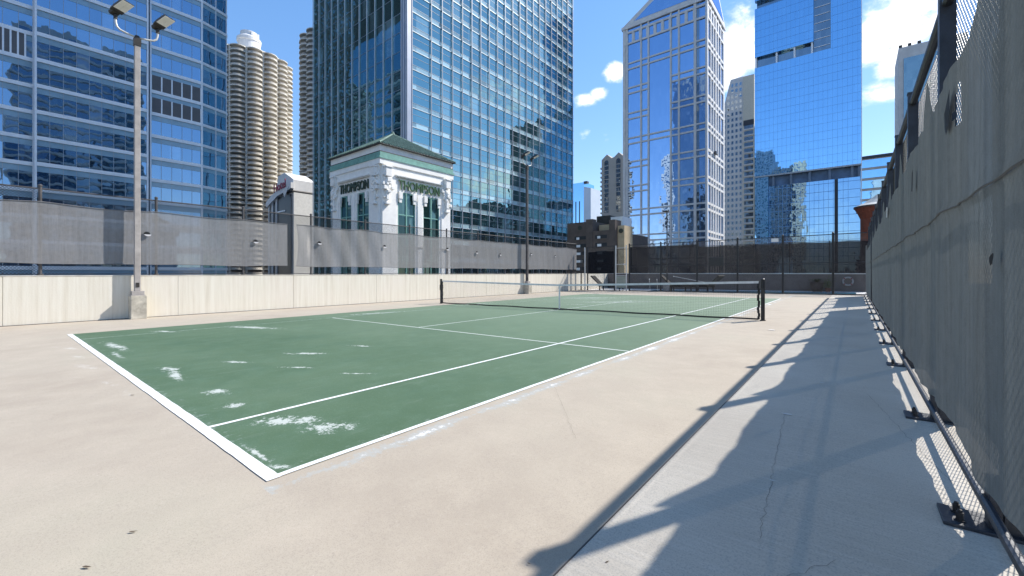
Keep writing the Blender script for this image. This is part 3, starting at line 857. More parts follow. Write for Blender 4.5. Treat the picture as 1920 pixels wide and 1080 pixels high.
MB().tube((-7.6,30.9,1.02),(-5.4,30.75,.62),.018,6).build('shaft',M['galvpost'],t)
MB().tube((-7.66,30.9,1.03),(-7.6,30.9,1.02),.03,6).build('end_cap',M['white'],t)
# potted palm
pp = thing('potted_palm','dark leafy potted palm against the far parapet wall','potted plant',(.85,34.2,0))
MB().lathe((.85,34.2,0),[(.26,.01),(.36,.35),(.40,.62),(.36,.64)],18).build('pot',basic('brown_pot',(.06,.04,.035),.7),pp,smooth=True)
m = MB(); rl = random.Random(3)
for k in range(46):
    a = rl.uniform(0,6.283); L = rl.uniform(.5,.95); up = rl.uniform(.2,.9); prev=None
    b = Vector((.85,34.2,.62)); d = Vector((math.cos(a),math.sin(a),0)); sd = Vector((-d.y,d.x,0))
    pts=[]
    for i in range(6):
        f=i/5; pts.append((b+d*L*f+Vector((0,0,up*f*1.1-1.0*f*f*up*.9)), .035*math.sin(math.pi*(.15+.8*f))))
    for (p,w),(q,w2) in zip(pts[:-1],pts[1:]):
        n=len(m.v); m.v += [tuple(p+sd*w),tuple(p-sd*w),tuple(q-sd*w2),tuple(q+sd*w2)]; m.f.append([n,n+1,n+2,n+3])
m.build('fronds',basic('dark_frond',(.035,.05,.025),.6,0,.3,.4,6),pp)
b2 = thing('potted_plant','small yellow green bushy plant beside the dark potted palm','potted plant',(1.45,34.1,0))
MB().lathe((1.45,34.1,0),[(.12,.01),(.17,.25),(.16,.27)],14).build('pot',basic('terracotta_pot',(.16,.06,.04),.8),b2)
m = MB()
for k in range(260):
    p = Vector((rl.gauss(0,.13),rl.gauss(0,.1),abs(rl.gauss(.3,.2))))+Vector((1.45,34.1,.26)); s=.045
    u = Vector((rl.gauss(0,1),rl.gauss(0,1),rl.gauss(0,1))).normalized(); w=u.orthogonal().normalized()
    n=len(m.v); m.v += [tuple(p+u*s),tuple(p+w*s*.5),tuple(p-u*s),tuple(p-w*s*.5)]; m.f.append([n,n+1,n+2,n+3])
m.build('leaves',basic('yellow_green_leaf',(.10,.12,.035),.6,0,.3,.4,8),b2)
# life ring
lr = thing('life_ring','pale life ring hanging on the far parapet wall near the right fence','life ring',(2.48,YP-.08,.72))
m = MB(); n,k_=28,8
for i in range(n):
    for j in range(k_):
        a=2*math.pi*i/n; b=2*math.pi*j/k_; r=.26+.055*math.cos(b)
        m.v.append((2.48+r*math.cos(a),YP-.07+.055*math.sin(b),.72+r*math.sin(a)))
for i in range(n):
    for j in range(k_): m.f.append([i*k_+j,((i+1)%n)*k_+j,((i+1)%n)*k_+(j+1)%k_,i*k_+(j+1)%k_])
m.build('ring',basic('faded_ring',(.36,.35,.34),.7),lr,smooth=True)
m = MB()
for a in (.78,2.35,3.93,5.5):
    x=2.48+.26*math.cos(a); z=.72+.26*math.sin(a); m.box(x-.04,x+.04,YP-.135,YP-.012,z-.04,z+.04)
m.build('ring_strap',basic('red_strap',(.25,.04,.035),.7),lr)

# ================================================================ buildings
def sun_dark(x): return x
G = {}
G['lb'] = glass_mat('west_block_glass',(1.0,1.52,4.0),(.46,.69,.95),.44,(.012,.036,.066),(.22,.30,.36),.006,.0045,(0,.1,2),.10)
G['lbsp'] = basic('pale_spandrel_glass',(.27,.42,.52),.12,0,.9,.10,.4)
G['mt'] = glass_mat('teal_tower_glass',(3.07,3.07,3.95),(.54,.84,.84),.45,(.014,.040,.048),(.30,.42,.44),.006,.006,(1.5,.75,0),.07)
G['mtl'] = basic('pale_blue_aluminium',(.52,.60,.64),.4,.2,.5,.05,1)
G['mtm'] = basic('rosy_aluminium',(.36,.37,.41),.4,.2,.5,.05,1)
G['mtsp'] = glass_mat('teal_tower_spandrel',(3.07,3.07,3.95),(.80,.92,.88),.20,(.30,.42,.45),(.40,.50,.52),.008,.004,(1.5,.75,0),.1)
G['bl'] = glass_mat('azure_tower_glass',(1.5,1.5,3.2),(.38,.68,.98),.80,(.010,.06,.15),(.08,.22,.38),.0035,.003,(0,0,0),.10,.02)
G['bl2'] = glass_mat('azure_base_glass',(1.53,1.53,3.2),(.34,.58,.86),.68,(.012,.06,.14),(.08,.22,.38),.006,.004,(0,0,0),.10,.02)
G['dn'] = glass_mat('slate_blue_glass',(1.5,1.5,3.9),(.48,.68,.98),.66,(.015,.035,.07),(.12,.18,.26),.007,.004,(0,0,0),.08)
G['dk'] = glass_mat('dark_glass',(1.5,1.5,3.5),(.6,.7,.8),.4,(.012,.016,.022),(.1,.12,.14),.02,.01)
G['frame_w'] = basic('white_aluminium',(.84,.86,.88),.4,.1,.5,.04,1)
G['frame_g'] = basic('grey_aluminium',(.36,.39,.42),.4,.3,.5,.05,1)
G['louver'] = basic('grey_louver',(.16,.165,.175),.6,0,.3,.05,1)
G['concrete'] = basic('city_concrete',(.50,.47,.43),.85,0,.2,.10,.25)
G['gstone'] = basic('grey_granite',(.62,.62,.605),.7,0,.3,.08,.4)
G['wlit_stone'] = basic('white_lit_granite',(.86,.85,.83),.7,0,.3,.05,.4)  # the grey granite lightened: sunlight on the gabled tower's east face is put into the colour

# ---- low wide glass block at the left
XL = -95.6
b = thing('office_building','blue glass office block with white floor lines filling the left edge of the photo','building',(XL,0,-60))
E_ = east(XL)
bays = [(-26,2.95,0,0),(3.12,16.3,.9,1),(16.87,24.54,0,2)]
m = MB().fb(E_,-27,24.5,-60,76,-34,-.3); m.build('wall',G['lb'],b)
m = MB().fb(E_,-26.8,24.3,76.01,77,-33,-1); m.build('roof',G['frame_g'],b)
for a0,a1,d,i in bays:
    MB().fb(E_,a0,a1,-60,75.9,-.29,d).build('glass_curtain_wall',G['lb'],b)
    for k in range(-1,16):
        z = 2+4*k
        MB().fb(E_,a0,a1,z-.24,z+.34,d+.001,d+.22).build('floor_band',G['frame_w'],b)
        MB().fb(E_,a0,a1,z-1.15,z-.241,d+.001,d+.05).build('spandrel',G['lbsp'],b)
    y = a0
    step = 1.53
    n = int(round((a1-a0)/step))
    for k in range(n+1):
        y = a0+(a1-a0)*k/n
        w = .12 if k in (0,n) else .028
        MB().fb(E_,y-w,y+w,-2,70,d+.002,d+(.07 if w<.1 else .24)).build('mullion',G['frame_w'] if w>.1 else G['frame_g'],b)
# louvre panels
for (a0,a1,z0,z1) in ((16.95,24.4,30.25,33.0),(16.95,24.4,34.25,37.05),(-1.5,2.1,34.2,37.8)):
    m = MB().fb(E_,a0,a1,z0,z1,.06,.10)
    for q in range(int((z1-z0)/.16)): m.fb(E_,a0,a1,z0+q*.16,z0+q*.16+.03,.1001,.13)
    m.build('louver_panel',G['louver'],b)
    for k in range(6):
        y=a0+(a1-a0)*k/5; MB().fb(E_,y-.10,y+.10,z0,z1,.10,.2).build('louver_mullion',G['frame_w'],b)
# chamfered facet at its far corner
dvec = Vector((-.36,.93)).normalized(); nvec = Vector((dvec.y,-dvec.x))
FC = Frame((XL,24.55),(dvec.x,dvec.y),(nvec.x,nvec.y))
m = MB(); m.prism([FC.pt(0,0,-60),FC.pt(5.1,0,-60),(-130,FC.pt(5.1,0,0)[1],-60),(-130,24.52,-60)],(0,0,136)); m.build('glass_curtain_wall',G['lb'],b)
FE = Frame((FC.pt(5.1,0,0)[0],FC.pt(5.1,0,0)[1]),(-1,0),(0,1))
for FF,L in ((FC,5.1),(FE,30)):
    for k in range(-1,16):
        z = 2+4*k
        MB().fb(FF,.02,L-.02,z-.22,z+.30,.003,.18).build('floor_band',G['frame_w'],b)
        MB().fb(FF,.02,L-.02,z-1.0,z-.221,.003,.03).build('spandrel',G['lbsp'],b)
for y in (.08,2.75,5.0): MB().fb(FC,y-.06,y+.06,-2,70,.004,.17).build('mullion',G['frame_w'],b)

# ---- round corn-cob towers
def cob_tower(cx,cy,ztop,Rm,label,full,H=2.27):
    t = thing('round_apartment_tower',label,'apartment tower',(cx,cy,-60),'round balcony towers')
    nl = 16; nf = 46
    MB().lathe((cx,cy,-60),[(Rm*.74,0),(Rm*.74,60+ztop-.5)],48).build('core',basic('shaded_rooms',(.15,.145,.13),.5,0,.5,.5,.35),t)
    def ring(rin,z0,z1,scale,th=None):
        mb = MB(); n = nl*8
        prof = []
        for i in range(n):
            a = 2*math.pi*i/n; l = (i%8)/8
            r = Rm*scale*(.885+.115*math.sin(math.pi*l)**.62)
            prof.append((cx+r*math.cos(a),cy+r*math.sin(a)))
        inn = [(cx+(x-cx)*rin,cy+(y-cy)*rin) for x,y in prof]
        k=len(mb.v)
        mb.v += [(x,y,z0) for x,y in prof]+[(x,y,z1) for x,y in prof]+[(x,y,z0) for x,y in inn]+[(x,y,z1) for x,y in inn]
        for i in range(n):
            j=(i+1)%n
            mb.f += [[k+i,k+j,k+n+j,k+n+i],[k+2*n+j,k+2*n+i,k+3*n+i,k+3*n+j],[k+n+i,k+n+j,k+3*n+j,k+3*n+i],[k+j,k+i,k+2*n+i,k+2*n+j]]
        return mb
    slab = ring(.70,-.34,0,1.0); rail = ring(.985,.001,.75,.985)
    for k in range(nf):
        z = ztop-H*k
        if z < -3: break
        mb = MB(); mb.v=[(x,y,q+z) for x,y,q in slab.v]; mb.f=slab.f
        o = mb.build('balcony_floor',G['cob'],t)
        if k>0:
            mb = MB(); mb.v=[(x,y,q+z) for x,y,q in rail.v]; mb.f=rail.f
            mb.build('balcony_rail',G['cobrail'],o)
    for i in range(nl):
        a = 2*math.pi*i/nl; r=Rm*.865
        MB().tube((cx+r*math.cos(a),cy+r*math.sin(a),-60),(cx+r*math.cos(a),cy+r*math.sin(a),ztop-.27),.55,8).build('column',G['cob'],t)
    MB().lathe((cx,cy,ztop),[(Rm*.9,.0),(Rm*.9,.4)],48).build('roof',G['cob'],t)
    MB().lathe((cx,cy,ztop+.4),[(Rm*.25,0),(Rm*.25,9.5),(Rm*.27,9.6),(Rm*.27,11),(Rm*.19,12.4),(Rm*.19,14.2),(Rm*.12,14.8)],32).build('roof_drum',M['white'],t,smooth=False)
    m = MB()
    for i in range(5):
        a=.9*i; m.box(cx+Rm*.2*math.cos(a)-.5,cx+Rm*.2*math.cos(a)+.5,cy+Rm*.2*math.sin(a)-.5,cy+Rm*.2*math.sin(a)+.5,ztop+12.4,ztop+14.2+.3*i)
    m.build('rooftop_unit',M['white'],t)
G['cob'] = basic('cob_concrete',(.86,.81,.71),.85,0,.2,.10,.15)
G['cobrail'] = basic('balcony_rail_bars',(.50,.465,.405),.7,0,.3,.35,.30)
def depth_xy(u,D):
    s,c=math.sin(-.6817),math.cos(-.6817); rt=(u-960)/790.75*D
    return (2.8067+s*D+c*rt, -1.0683+c*D-s*rt)
px,py = depth_xy(467,205)
cob_tower(px,py,103,19.2,'round concrete tower with stacked petal balconies and a white rooftop drum',True)
px,py = depth_xy(648,185)
cob_tower(px,py,99.3,18.5,'second round petal-balcony tower, only a sliver showing left of the tall teal glass tower',False,2.19)

# ---- small hotel block with white hood
XH,YH = -126.3,55.2
h = thing('hotel_building','small white hotel block with a curved white hood and red lettering between the towers','building',(XH,YH,-60))
MB().box(XH-17.2,XH,YH,YH+7,-60,25.9).build('wall',G['concrete'],h)
MB().fb(east(XH),YH+.02,YH+7,-60,25.2,.002,.25).build('side_panel',basic('pale_ribbed_panel',(.84,.82,.76),.7,0,.3,.06,1.5),h)
m = MB().fb(south(YH),XH-14.6,XH-1.2,-60,24.8,.01,.15); m.build('glass_front',basic('dark_front',(.02,.028,.04),.35),h)
for a in (XH-17.1,XH-14.4,XH-11.5):
    MB().fb(south(YH),a,a+.9,-60,25.0,.151,.4).build('pilaster',M['white'],h)
for z in (0,7,14,20): MB().fb(south(YH),XH-11,XH-5,z,z+.4,.151,.3).build('floor_band',G['frame_w'],h)
m = MB()
hood=[(-17.6,23.9),(-13,25.6),(-9,27.2),(-1,28.0),(.4,28.0),(.4,26.3),(-1,26.0),(-9,25.0),(-13,23.6),(-17.6,22.2)]
m.prism([(XH+a,YH-.9,z) for a,z in hood],(0,.9,0)); m.build('hood',M['white'],h)
hp=[(-17.2,25.91),(-12,26.6),(-10.5,31.4),(-6,31.9),(-1.5,29.8),(0,29.0),(0,25.91)]
m = MB(); m.prism([(XH+a,YH+.01,z) for a,z in hp],(0,6.5,0)); m.build('roof',M['white'],h)
MB().box(XH-9,XH+.3,YH-.4,YH+7.3,25.3,25.6).build('eave_shadow_gap',M['black'],h)
HOTEL = h
def text_mesh(body, mat, name, parent, size, origin, xdir, ydir, depth=.06, width=None):
    cu = bpy.data.curves.new(name,'FONT'); cu.body = body; cu.size = size; cu.extrude = depth; cu.resolution_u = 3
    tmp = bpy.data.objects.new(name,cu); COL.objects.link(tmp)
    bpy.context.view_layer.update()
    me = bpy.data.meshes.new_from_object(tmp.evaluated_get(bpy.context.evaluated_depsgraph_get()))
    bpy.data.objects.remove(tmp); me.name = name
    xs=[v.co.x for v in me.vertices]; ys=[v.co.y for v in me.vertices]
    sx = width/(max(xs)-min(xs)) if width else 1
    X = Vector(xdir).normalized(); Y = Vector(ydir).normalized(); Z = X.cross(Y)
    off = Vector(origin)-root_of(parent).location
    for v in me.vertices:
        c = v.co.copy(); v.co = off + X*((c.x-min(xs))*sx) + Y*(c.y) + Z*c.z
    o = bpy.data.objects.new(name,me); COL.objects.link(o); me.materials.append(mat); o.parent = parent
    return o
text_mesh('Hotel',basic('red_lettering',(.42,.03,.08),.5),'sign_lettering',h,3.6,(XH-11.0,YH-1.05,26.2),(1,0,.10),(0,0,1),.1,8.2)
m = MB(); m.prism([(XH-5.4,YH-1.0,26.4),(XH-3.6,YH-1.0,24.0),(XH-.8,YH-1.0,26.9)],(0,.08,0)); m.build('pennant',M['white'],h)
hx,hy = depth_xy(550,140); h.location = (hx,hy,1.284-1.12*61.284); h.scale = (1.12,1.12,1.12)

# ---- tall teal tower
XM,YM = -67.94,52.28
b = thing('glass_tower','tall teal glass tower with a pale corner pier behind the white penthouse','building',(XM,YM,-60))
MB().box(XM-39.7,XM-.2,YM+.2,117.5,-60,150).build('wall',G['dk'],b)
MB().fb(east(XM),YM+.9,117.6,-60,150,-.19,0).build('glass_curtain_wall',G['mt'],b)
MB().fb(south(YM),XM-39.8,XM-1.9,-60,150,-.19,0).build('glass_curtain_wall',G['mt'],b)
pierm = basic('corner_pier_metal',(.40,.42,.46),.35,.5,.5,.06,.4)
m = MB().box(XM-1.9,XM+.25,YM-.25,YM+.9,-60,150); m.build('corner_pier',pierm,b)
for a in (-1.75,-.95,-.1): MB().fb(south(YM),XM+a-.06,XM+a+.06,-60,149,.251,.33).build('pier_rib',G['frame_w'],b)
zf0 = 39.3-3.95*11
for k in range(27):
    z = zf0+3.95*k
    MB().fb(east(XM),YM+.91,117.6,z-.06,z+.10,.06,.14).build('floor_line',G['mtl'],b)
    MB().fb(east(XM),YM+.91,117.6,z+.141,z+1.0,.005,.03).build('spandrel',G['mtsp'],b)
    MB().fb(east(XM),YM+.91,117.6,z+1.001,z+1.06,.005,.08).build('transom',G['frame_g'],b)
    MB().fb(east(XM),YM+.91,117.6,z+2.62,z+2.67,.005,.05).build('transom',G['frame_g'],b)
    MB().fb(south(YM),XM-39.8,XM-1.92,z,z+.10,.004,.05).build('floor_line',G['frame_g'],b)
for k in range(22):
    y = 55.27+3.085*(k-1)+3.085
    if k==0: y = YM+1.0
    if y > 117.6: continue
    MB().fb(east(XM),y-.08,y+.05,-20,149,.17,.34).build('mullion',G['mtm'],b)
for k in range(12):
    x = XM-1.95-3.16*(k+1)
    MB().fb(south(YM),x-.065,x+.065,-20,149,.06,.22).build('mullion',G['frame_w'],b)

# ---- white penthouse tower with green roof
XT,YT = -33.85,23.28
p = thing('penthouse_tower','white terracotta penthouse tower with green tiled roof and THOMPSON lettering','building',(XT,YT,-60))
ter = basic('white_terracotta',(.90,.88,.83),.6,0,.35,.06,1.2,.15,6)
copg = basic('verdigris_copper',(.20,.40,.34),.6,0,.3,.16,2)
tile = basic('green_roof_tile',(.125,.195,.155),.55,0,.4,.3,2.5)
W_ = 9.66; x0,x1 = XT-W_,XT; y0,y1 = YT,YT+W_
# walls with recessed panels
m = MB().box(x0+.25,x1-.25,y0+.25,y1-.25,-60,12.3); m.build('wall',ter,p)
FR = east(XT); FS = south(YT)
def side(F, a0, sgn):
    """one face: a runs from the near corner (0) to W_; sgn maps it on to the frame"""
    A = (lambda u: a0+u) if sgn>0 else (lambda u: a0-u)
    def fb(mb,u0,u1,z0,z1,d0,d1):
        q0,q1 = sorted((A(u0),A(u1))); return mb.fb(F,q0,q1,z0,z1,d0,d1)
    m = MB()
    fb(m,.26,1.85,-60,12.2,-.249,0); fb(m,8.05,9.38,-60,12.2,-.249,0); fb(m,1.851,8.049,11.3,12.2,-.249,0); fb(m,1.851,8.049,-60,-1.2,-.249,0)
    m.build('corner_pilaster',ter,p)
    m = MB()
    fb(m,1.851,2.15,-1.2,11.29,-.249,-.08); fb(m,7.75,8.049,-1.2,11.29,-.249,-.08); fb(m,2.151,7.749,9.72,11.29,-.249,-.10)
    m.build('sign_panel',ter,p)
    m = MB(); fb(m,4.35,5.45,-1.2,9.7,-.249,-.03); fb(m,4.62,5.18,-1.2,9.7,-.029,.07); m.build('mullion_pier',ter,p)
    for u in (2.2,4.0,5.5,7.45):
        m = MB(); fb(m,u,u+.42,9.0,9.71,-.099,.12); fb(m,u+.06,u+.36,8.6,8.999,-.099,.06); m.build('corbel',ter,p)
    # moulding above the sign
    m = MB(); fb(m,1.8,8.1,11.29,11.44,.001,.20); fb(m,1.86,8.04,11.20,11.289,.001,.10); m.build('moulding',ter,p)
    for u0,u1 in ((2.16,4.34),(5.46,7.74)):
        m = MB(); fb(m,u0,u1,.2,9.7,-.245,-.20)
        w = m.build('window',G['dkg'],p)
        m = MB()
        fb(m,u0,u0+.09,.2,9.7,-.199,-.12); fb(m,u1-.09,u1,.2,9.7,-.199,-.12)
        um=(u0+u1)/2; fb(m,um-.07,um+.07,.2,9.7,-.199,-.11)
        for z in (.2,2.6,5.0,7.3,9.58): fb(m,u0+.091,um-.071,z,z+.12,-.199,-.125); fb(m,um+.071,u1-.091,z,z+.12,-.199,-.125)
        m.build('frame',copg,w)
        m = MB(); fb(m,u0+.3,u1-.3,-1.15,.15,-.24,-.16); m.build('spandrel_panel',ter,p)
    # scroll brackets at the corners: stacked volutes with hanging drops
    for u in (.75,8.75):
        m = MB(); rb = random.Random(int(u*7))
        for q in range(26):
            uu = u+rb.gauss(0,.28); zz = 10.4+rb.gauss(0,.45); s=rb.uniform(.12,.22)
            fb(m,uu-s,uu+s,zz-s,zz+s,.001,.16+.3*rb.random()*max(.3,1-abs(uu-u)))
        fb(m,u-.35,u+.35,11.0,11.9,.001,.42); fb(m,u-.42,u+.42,11.9,12.05,.001,.50)
        fb(m,u-.16,u+.16,8.7,10.0,.001,.26); fb(m,u-.28,u+.28,8.2,8.42,.001,.34); fb(m,u-.1,u+.1,8.42,8.7,.001,.2)
        m.build('scroll_bracket',ter,p,bevel=.03)
    # roof-level pipe and brackets lower down
    return A
G['dkg'] = glass_mat('penthouse_glass',(.9,.9,2.4),(.36,.54,.52),.12,(.008,.024,.024),(.10,.19,.19),.02,.01,(0,0,0),.2)
AR = side(FR,YT,1); AS = side(FS,XT,-1)
# cornice layers
m = MB().box(x0-.12,x1+.12,y0-.12,y1+.12,12.2,12.75); m.build('frieze',ter,p)
m = MB().box(x0-.2,x1+.2,y0-.2,y1+.2,12.751,12.95); m.build('copper_band',copg,p)
m = MB().box(x0-.08,x1+.08,y0-.08,y1+.08,12.951,13.4); m.build('copper_frieze',copg,p)
m = MB().box(x0-.05,x1+.05,y0-.05,y1+.05,13.401,13.5); m.build('shadow_gap',M['bronze'],p)
m = MB().box(x0-.02,x1+.02,y0-.02,y1+.02,13.501,14.12); m.build('cornice',ter,p)
# hipped tile roof with barrel ribs
apx = ((x0+x1)/2,(y0+y1)/2,17.3); e=.28
cs=[(x0-e,y0-e,14.2),(x1+e,y0-e,14.2),(x1+e,y1+e,14.2),(x0-e,y1+e,14.2)]
m = MB(); m.v=cs+[apx]; m.f=[[0,1,4],[1,2,4],[2,3,4],[3,0,4],[3,2,1,0]]
for i in range(4):
    A=Vector(cs[i]); B=Vector(cs[(i+1)%4]); C_=Vector(apx); mid=(A+B)/2
    for k in range(1,26):
        f=k/26; b0=A+(B-A)*f
        # rib runs straight up the slope until it meets the hip
        up=(C_-mid); hgt=1-abs(f-.5)*2
        m.tube(b0+Vector((0,0,.03)),b0+up*hgt+Vector((0,0,.03)),.085,5)
    m.tube(A,C_,.13,6)
m.build('roof',tile,p)
m = MB().box(x0-e-.04,x1+e+.04,y0-e-.04,y1+e+.04,14.121,14.195); m.build('eave',M['bronze'],p)
MB().lathe((apx[0],apx[1],17.2),[(.3,0),(.22,.25),(.08,.45)],8).build('finial',tile,p)
sg = basic('green_sign_letters',(.05,.13,.055),.5)
text_mesh('THOMPSON',sg,'sign_lettering',p,1.42,(XT+.02,YT+2.2,9.98),(0,1,0),(0,0,1),.07,5.5)
text_mesh('THOMPSON',basic('shaded_sign_letters',(.055,.085,.06),.5),'sign_lettering',p,1.42,(XT-7.70,YT-.02,9.98),(1,0,0),(0,0,1),.07,5.6)  # the green letters again, darkened: this face's shade is in the colour
# services on the lower wall: pipes, louvres, door
m = MB()
m.path([FR.pt(YT+2.6,.1,4.0),FR.pt(YT+5.6,.1,4.0),FR.pt(YT+5.6,.1,-2)],.06,6); m.path([FR.pt(YT+6.4,.1,4.0),FR.pt(YT+8.9,.1,4.0),FR.pt(YT+8.9,.1,-2)],.06,6)
m.build('wall_pipe',M['bronze'],p)
MB().box(XT-11.5,XT-9.7,YT+3,YT+9,-60,2.2).build('annexe',basic('blue_grey_render',(.36,.40,.46),.8),p)

# ---- distant azure sliver tower and cream slab
b = thing('glass_tower','small far azure glass tower just right of the teal tower','building',(-305,530,-60))
MB().box(-330,-296,529.4,560,-60,130.5).build('glass_curtain_wall',G['bl'],b)
m = MB(); m.prism([(-295.9,529.4,-60),(-285,529.4,-60),(-285,529.4,121),(-295.9,529.4,124)],(0,30,0)); m.build('side_wing',basic('pale_blue_panel',(.62,.68,.74),.5,0,.4,.05,.05),b)
MB().box(-296.2,-291,529.2,535,128.5,131.5).build('roof_crane',M['bronze'],b)
for x in (-309,-303): MB().fb(south(529.4),x-.7,x+.7,-60,104,.01,.3).build('dark_slot',M['navy'],b)
b = thing('apartment_tower','cream twin-gabled apartment slab with arched window strips left of the stone-framed tower','building',(-141,299.4,-60))
cream = basic('cream_precast',(.46,.42,.365),.85,0,.2,.06,.1)
m = MB(); m.prism([(-150.7,299.4,-60),(-128,299.4,-60),(-128,299.4,88.5),(-132.5,299.4,89.5),(-136.4,299.4,93.2),(-140.2,299.4,90.2),(-142.3,299.4,89.7),(-146.15,299.4,93.2),(-150.7,299.4,89.6)],(0,20,0)); m.build('wall',cream,b)
for xc in (-146.5,-136.7):
    m = MB(); pts=[(xc-1.75,299.38,48),(xc+1.75,299.38,48)]+[(xc+1.75*math.cos(math.pi*i/10),299.38,87+1.75*math.sin(math.pi*i/10)) for i in range(11)]
    m.prism(pts,(0,-.05,0)); w=m.build('window_strip',G['dk'],b)
    for k in range(11): MB().box(xc-1.8,xc+1.8,299.18,299.32,49+3.5*k,49.6+3.5*k).build('floor_band',cream,w)
for k in range(12): MB().box(-152,-150.72,299.6,303,44+3.5*k,45.2+3.5*k).build('balcony',G['concrete'],b)

# ---- brown parking block
YB = 101
b = thing('parking_building','brown brick parking building with stacked openings low between the two glass towers','building',(-50,YB,-60))
br = basic('brown_brick',(.135,.11,.095),.85,0,.2,.12,.6,.2,8); tan = basic('tan_brick',(.50,.40,.26),.85,0,.2,.10,.6)
MB().box(-60,-51.9,YB,YB+26,-60,15.2).build('wall',br,b)
MB().box(-51.89,-46.9,YB-.4,YB+26,-60,12.5).build('wall',br,b)
MB().box(-53.7,-51.7,YB-.6,YB+1.6,-60,15.75).build('stair_pier',br,b)
MB().box(-46.89,-45.2,YB-.6,YB+3,-60,15.1).build('stair_pier',br,b)
MB().box(-45.15,-43.3,YB+.8,YB+6,-60,13.6).build('side_block',tan,b)
MB().box(-51.65,-46.95,YB+3,YB+9,12.51,14.4).build('tan_parapet',tan,b)
MB().box(-55,-50.7,YB+8,YB+16,15.21,17.6).build('plant_room',M['bronze'],b)
MB().box(-50.6,-47,YB+8,YB+14,12.52,17.0).build('plant_room',G['wlit_stone'],b)
for k in range(5):
    z=10.2-2.1*k
    for x0_,x1_,d in ((-57.6,-53.9,.0),(-51.0,-47.6,.4)):
        m=MB().fb(south(YB),x0_,x1_,z,z+1.15,d+.004,d+.02); o=m.build('opening',M['black'],b)
        MB().fb(south(YB),x0_+.6,x0_+1.5+.3*k%1,z+.2,z+.9,d+.021,d+.03).build('lit_gap',G['wlit_stone'],o)  # white panel: a sunlit bit inside the opening, put in as colour
        MB().fb(south(YB),x0_,x1_,z,z+.22,d+.0211,d+.16).build('railing',br,o)
for x,zz,F in ((-55.9,13.7,south(YB)),(-44.2,12.2,south(YB+.8))):
    m=MB(); 
    pts=[F.pt(x+.62*math.cos(2*math.pi*i/14),.02,zz+.62*math.sin(2*math.pi*i/14)) for i in range(14)]
    m.prism(pts,(0,-.08,0)); m.build('medallion',basic('dark_medallion',(.05,.06,.045),.6),b)

# ---- stone-framed blue tower with gables
YD,XD = 226.4,-55.1
b = thing('office_tower','blue glass tower with grey stone grid and triangular gabled top','building',(-77,YD,-60))
xl = -99.6
MB().box(xl,XD-.3,YD+.3,262,-60,139.5).build('wall',G['dk'],b)
MB().fb(south(YD),xl+1.5,XD-3.2,-60,139,-.29,0).build('glass_curtain_wall',G['dn'],b)
MB().fb(east(XD),YD+.4,261.8,-60,139,-.29,0).build('glass_curtain_wall',G['dn'],b)
MB().fb(south(YD),XD-3.19,XD,-60,139,-.29,-.15).build('corner_glass',G['dn'],b)
MB().fb(south(YD),XD-4.9,XD-3.5,-60,139,.01,.06).build('corner_slot',G['dk'],b)
S_ = south(YD); E2 = east(XD)
for x,w in ((xl+.6,.8),(-97.4,.55),(-89.2,.45),(-85.0,.45),(-72.9,.45),(-68.7,.45),(-60.6,.65),(XD-.25,.3)):
    MB().fb(S_,x-w,x+w,-60,139.5,.001,.5).build('stone_pier',G['gstone'],b)
rows=[119.8,105.9,91.5,77.4,64.0,50.2,36.8,22.5,9.0]
for i,z in enumerate(rows):
    for dz in (0,-3.2):
        segs = [(xl,-85.0),(-72.9,XD)]
        if i in (0,3,6,7,8): segs=[(xl,XD)]
        for a,c in segs: MB().fb(S_,a,c,z+dz-.42,z+dz+.42,.002,.42).build('stone_band',G['gstone'],b)
        MB().fb(E2,YD,262,z+dz-.62,z+dz+.62,.002,.45).build('stone_band',G['wlit_stone'],b)
for y,w in ((YD+.35,.8),(YD+6.5,.55),(YD+11.5,.6),(YD+16.5,.9),(YD+21.5,.6),(YD+27,.6),(YD+34.4,1.2)):
    MB().fb(E2,y-w,y+w,-60,139.5,.001,.52).build('stone_pier',G['wlit_stone'],b)
for z in (131,137.2):
    MB().fb(S_,xl,XD,z-.5,z+.5,.003,.55).build('cornice_band',G['gstone'],b)
    MB().fb(E2,YD,262,z-.5,z+.5,.003,.55).build('cornice_band',G['wlit_stone'],b)
for k in range(10):
    x=xl+1.8+4.1*k; MB().fb(S_,x-.75,x+.75,131.5,136.7,.003,.45).build('attic_pier',G['gstone'],b)
for k in range(7):
    y=YD+2.5+5*k; MB().fb(E2,y-.6,y+.6,131.5,136.7,.003,.45).build('attic_pier',G['wlit_stone'],b)
MB().box(xl-.9,XD+.9,YD-.9,263,139.51,141.2).build('cornice',G['gstone'],b)
xm=(xl+XD)/2
m=MB(); m.prism([(xl-.5,YD-.5,141.21),(XD+.5,YD-.5,141.21),(xm,YD-.5,155.5)],(0,36,0)); m.build('gable_roof',G['gstone'],b)
m=MB(); m.prism([(xl+6.5,YD-.52,142.6),(XD-6.5,YD-.52,142.6),(xm,YD-.52,152.9)],(0,-.1,0)); m.build('gable_glass',G['dn'],b)
ym=YD+17.8
m=MB(); m.prism([(XD+.8,YD-.6,141.22),(XD+.8,262.6,141.22),(XD+.8,ym,154)],(-21,0,0)); m.build('side_gable',G['wlit_stone'],b)
m=MB(); m.prism([(XD+.82,YD+4,142.4),(XD+.82,258,142.4),(XD+.82,ym,152)],(.1,0,0)); m.build('gable_glass',G['dn'],b)
m=MB().box(XD+.6,XD+1.6,238,242,64,64.5); m.box(XD+.7,XD+1.5,238.2,241.8,64.51,65.4); m.tube((XD+1.1,239,65.4),(XD+1.1,239,139),.06,4); m.build('window_cradle',M['black'],b)

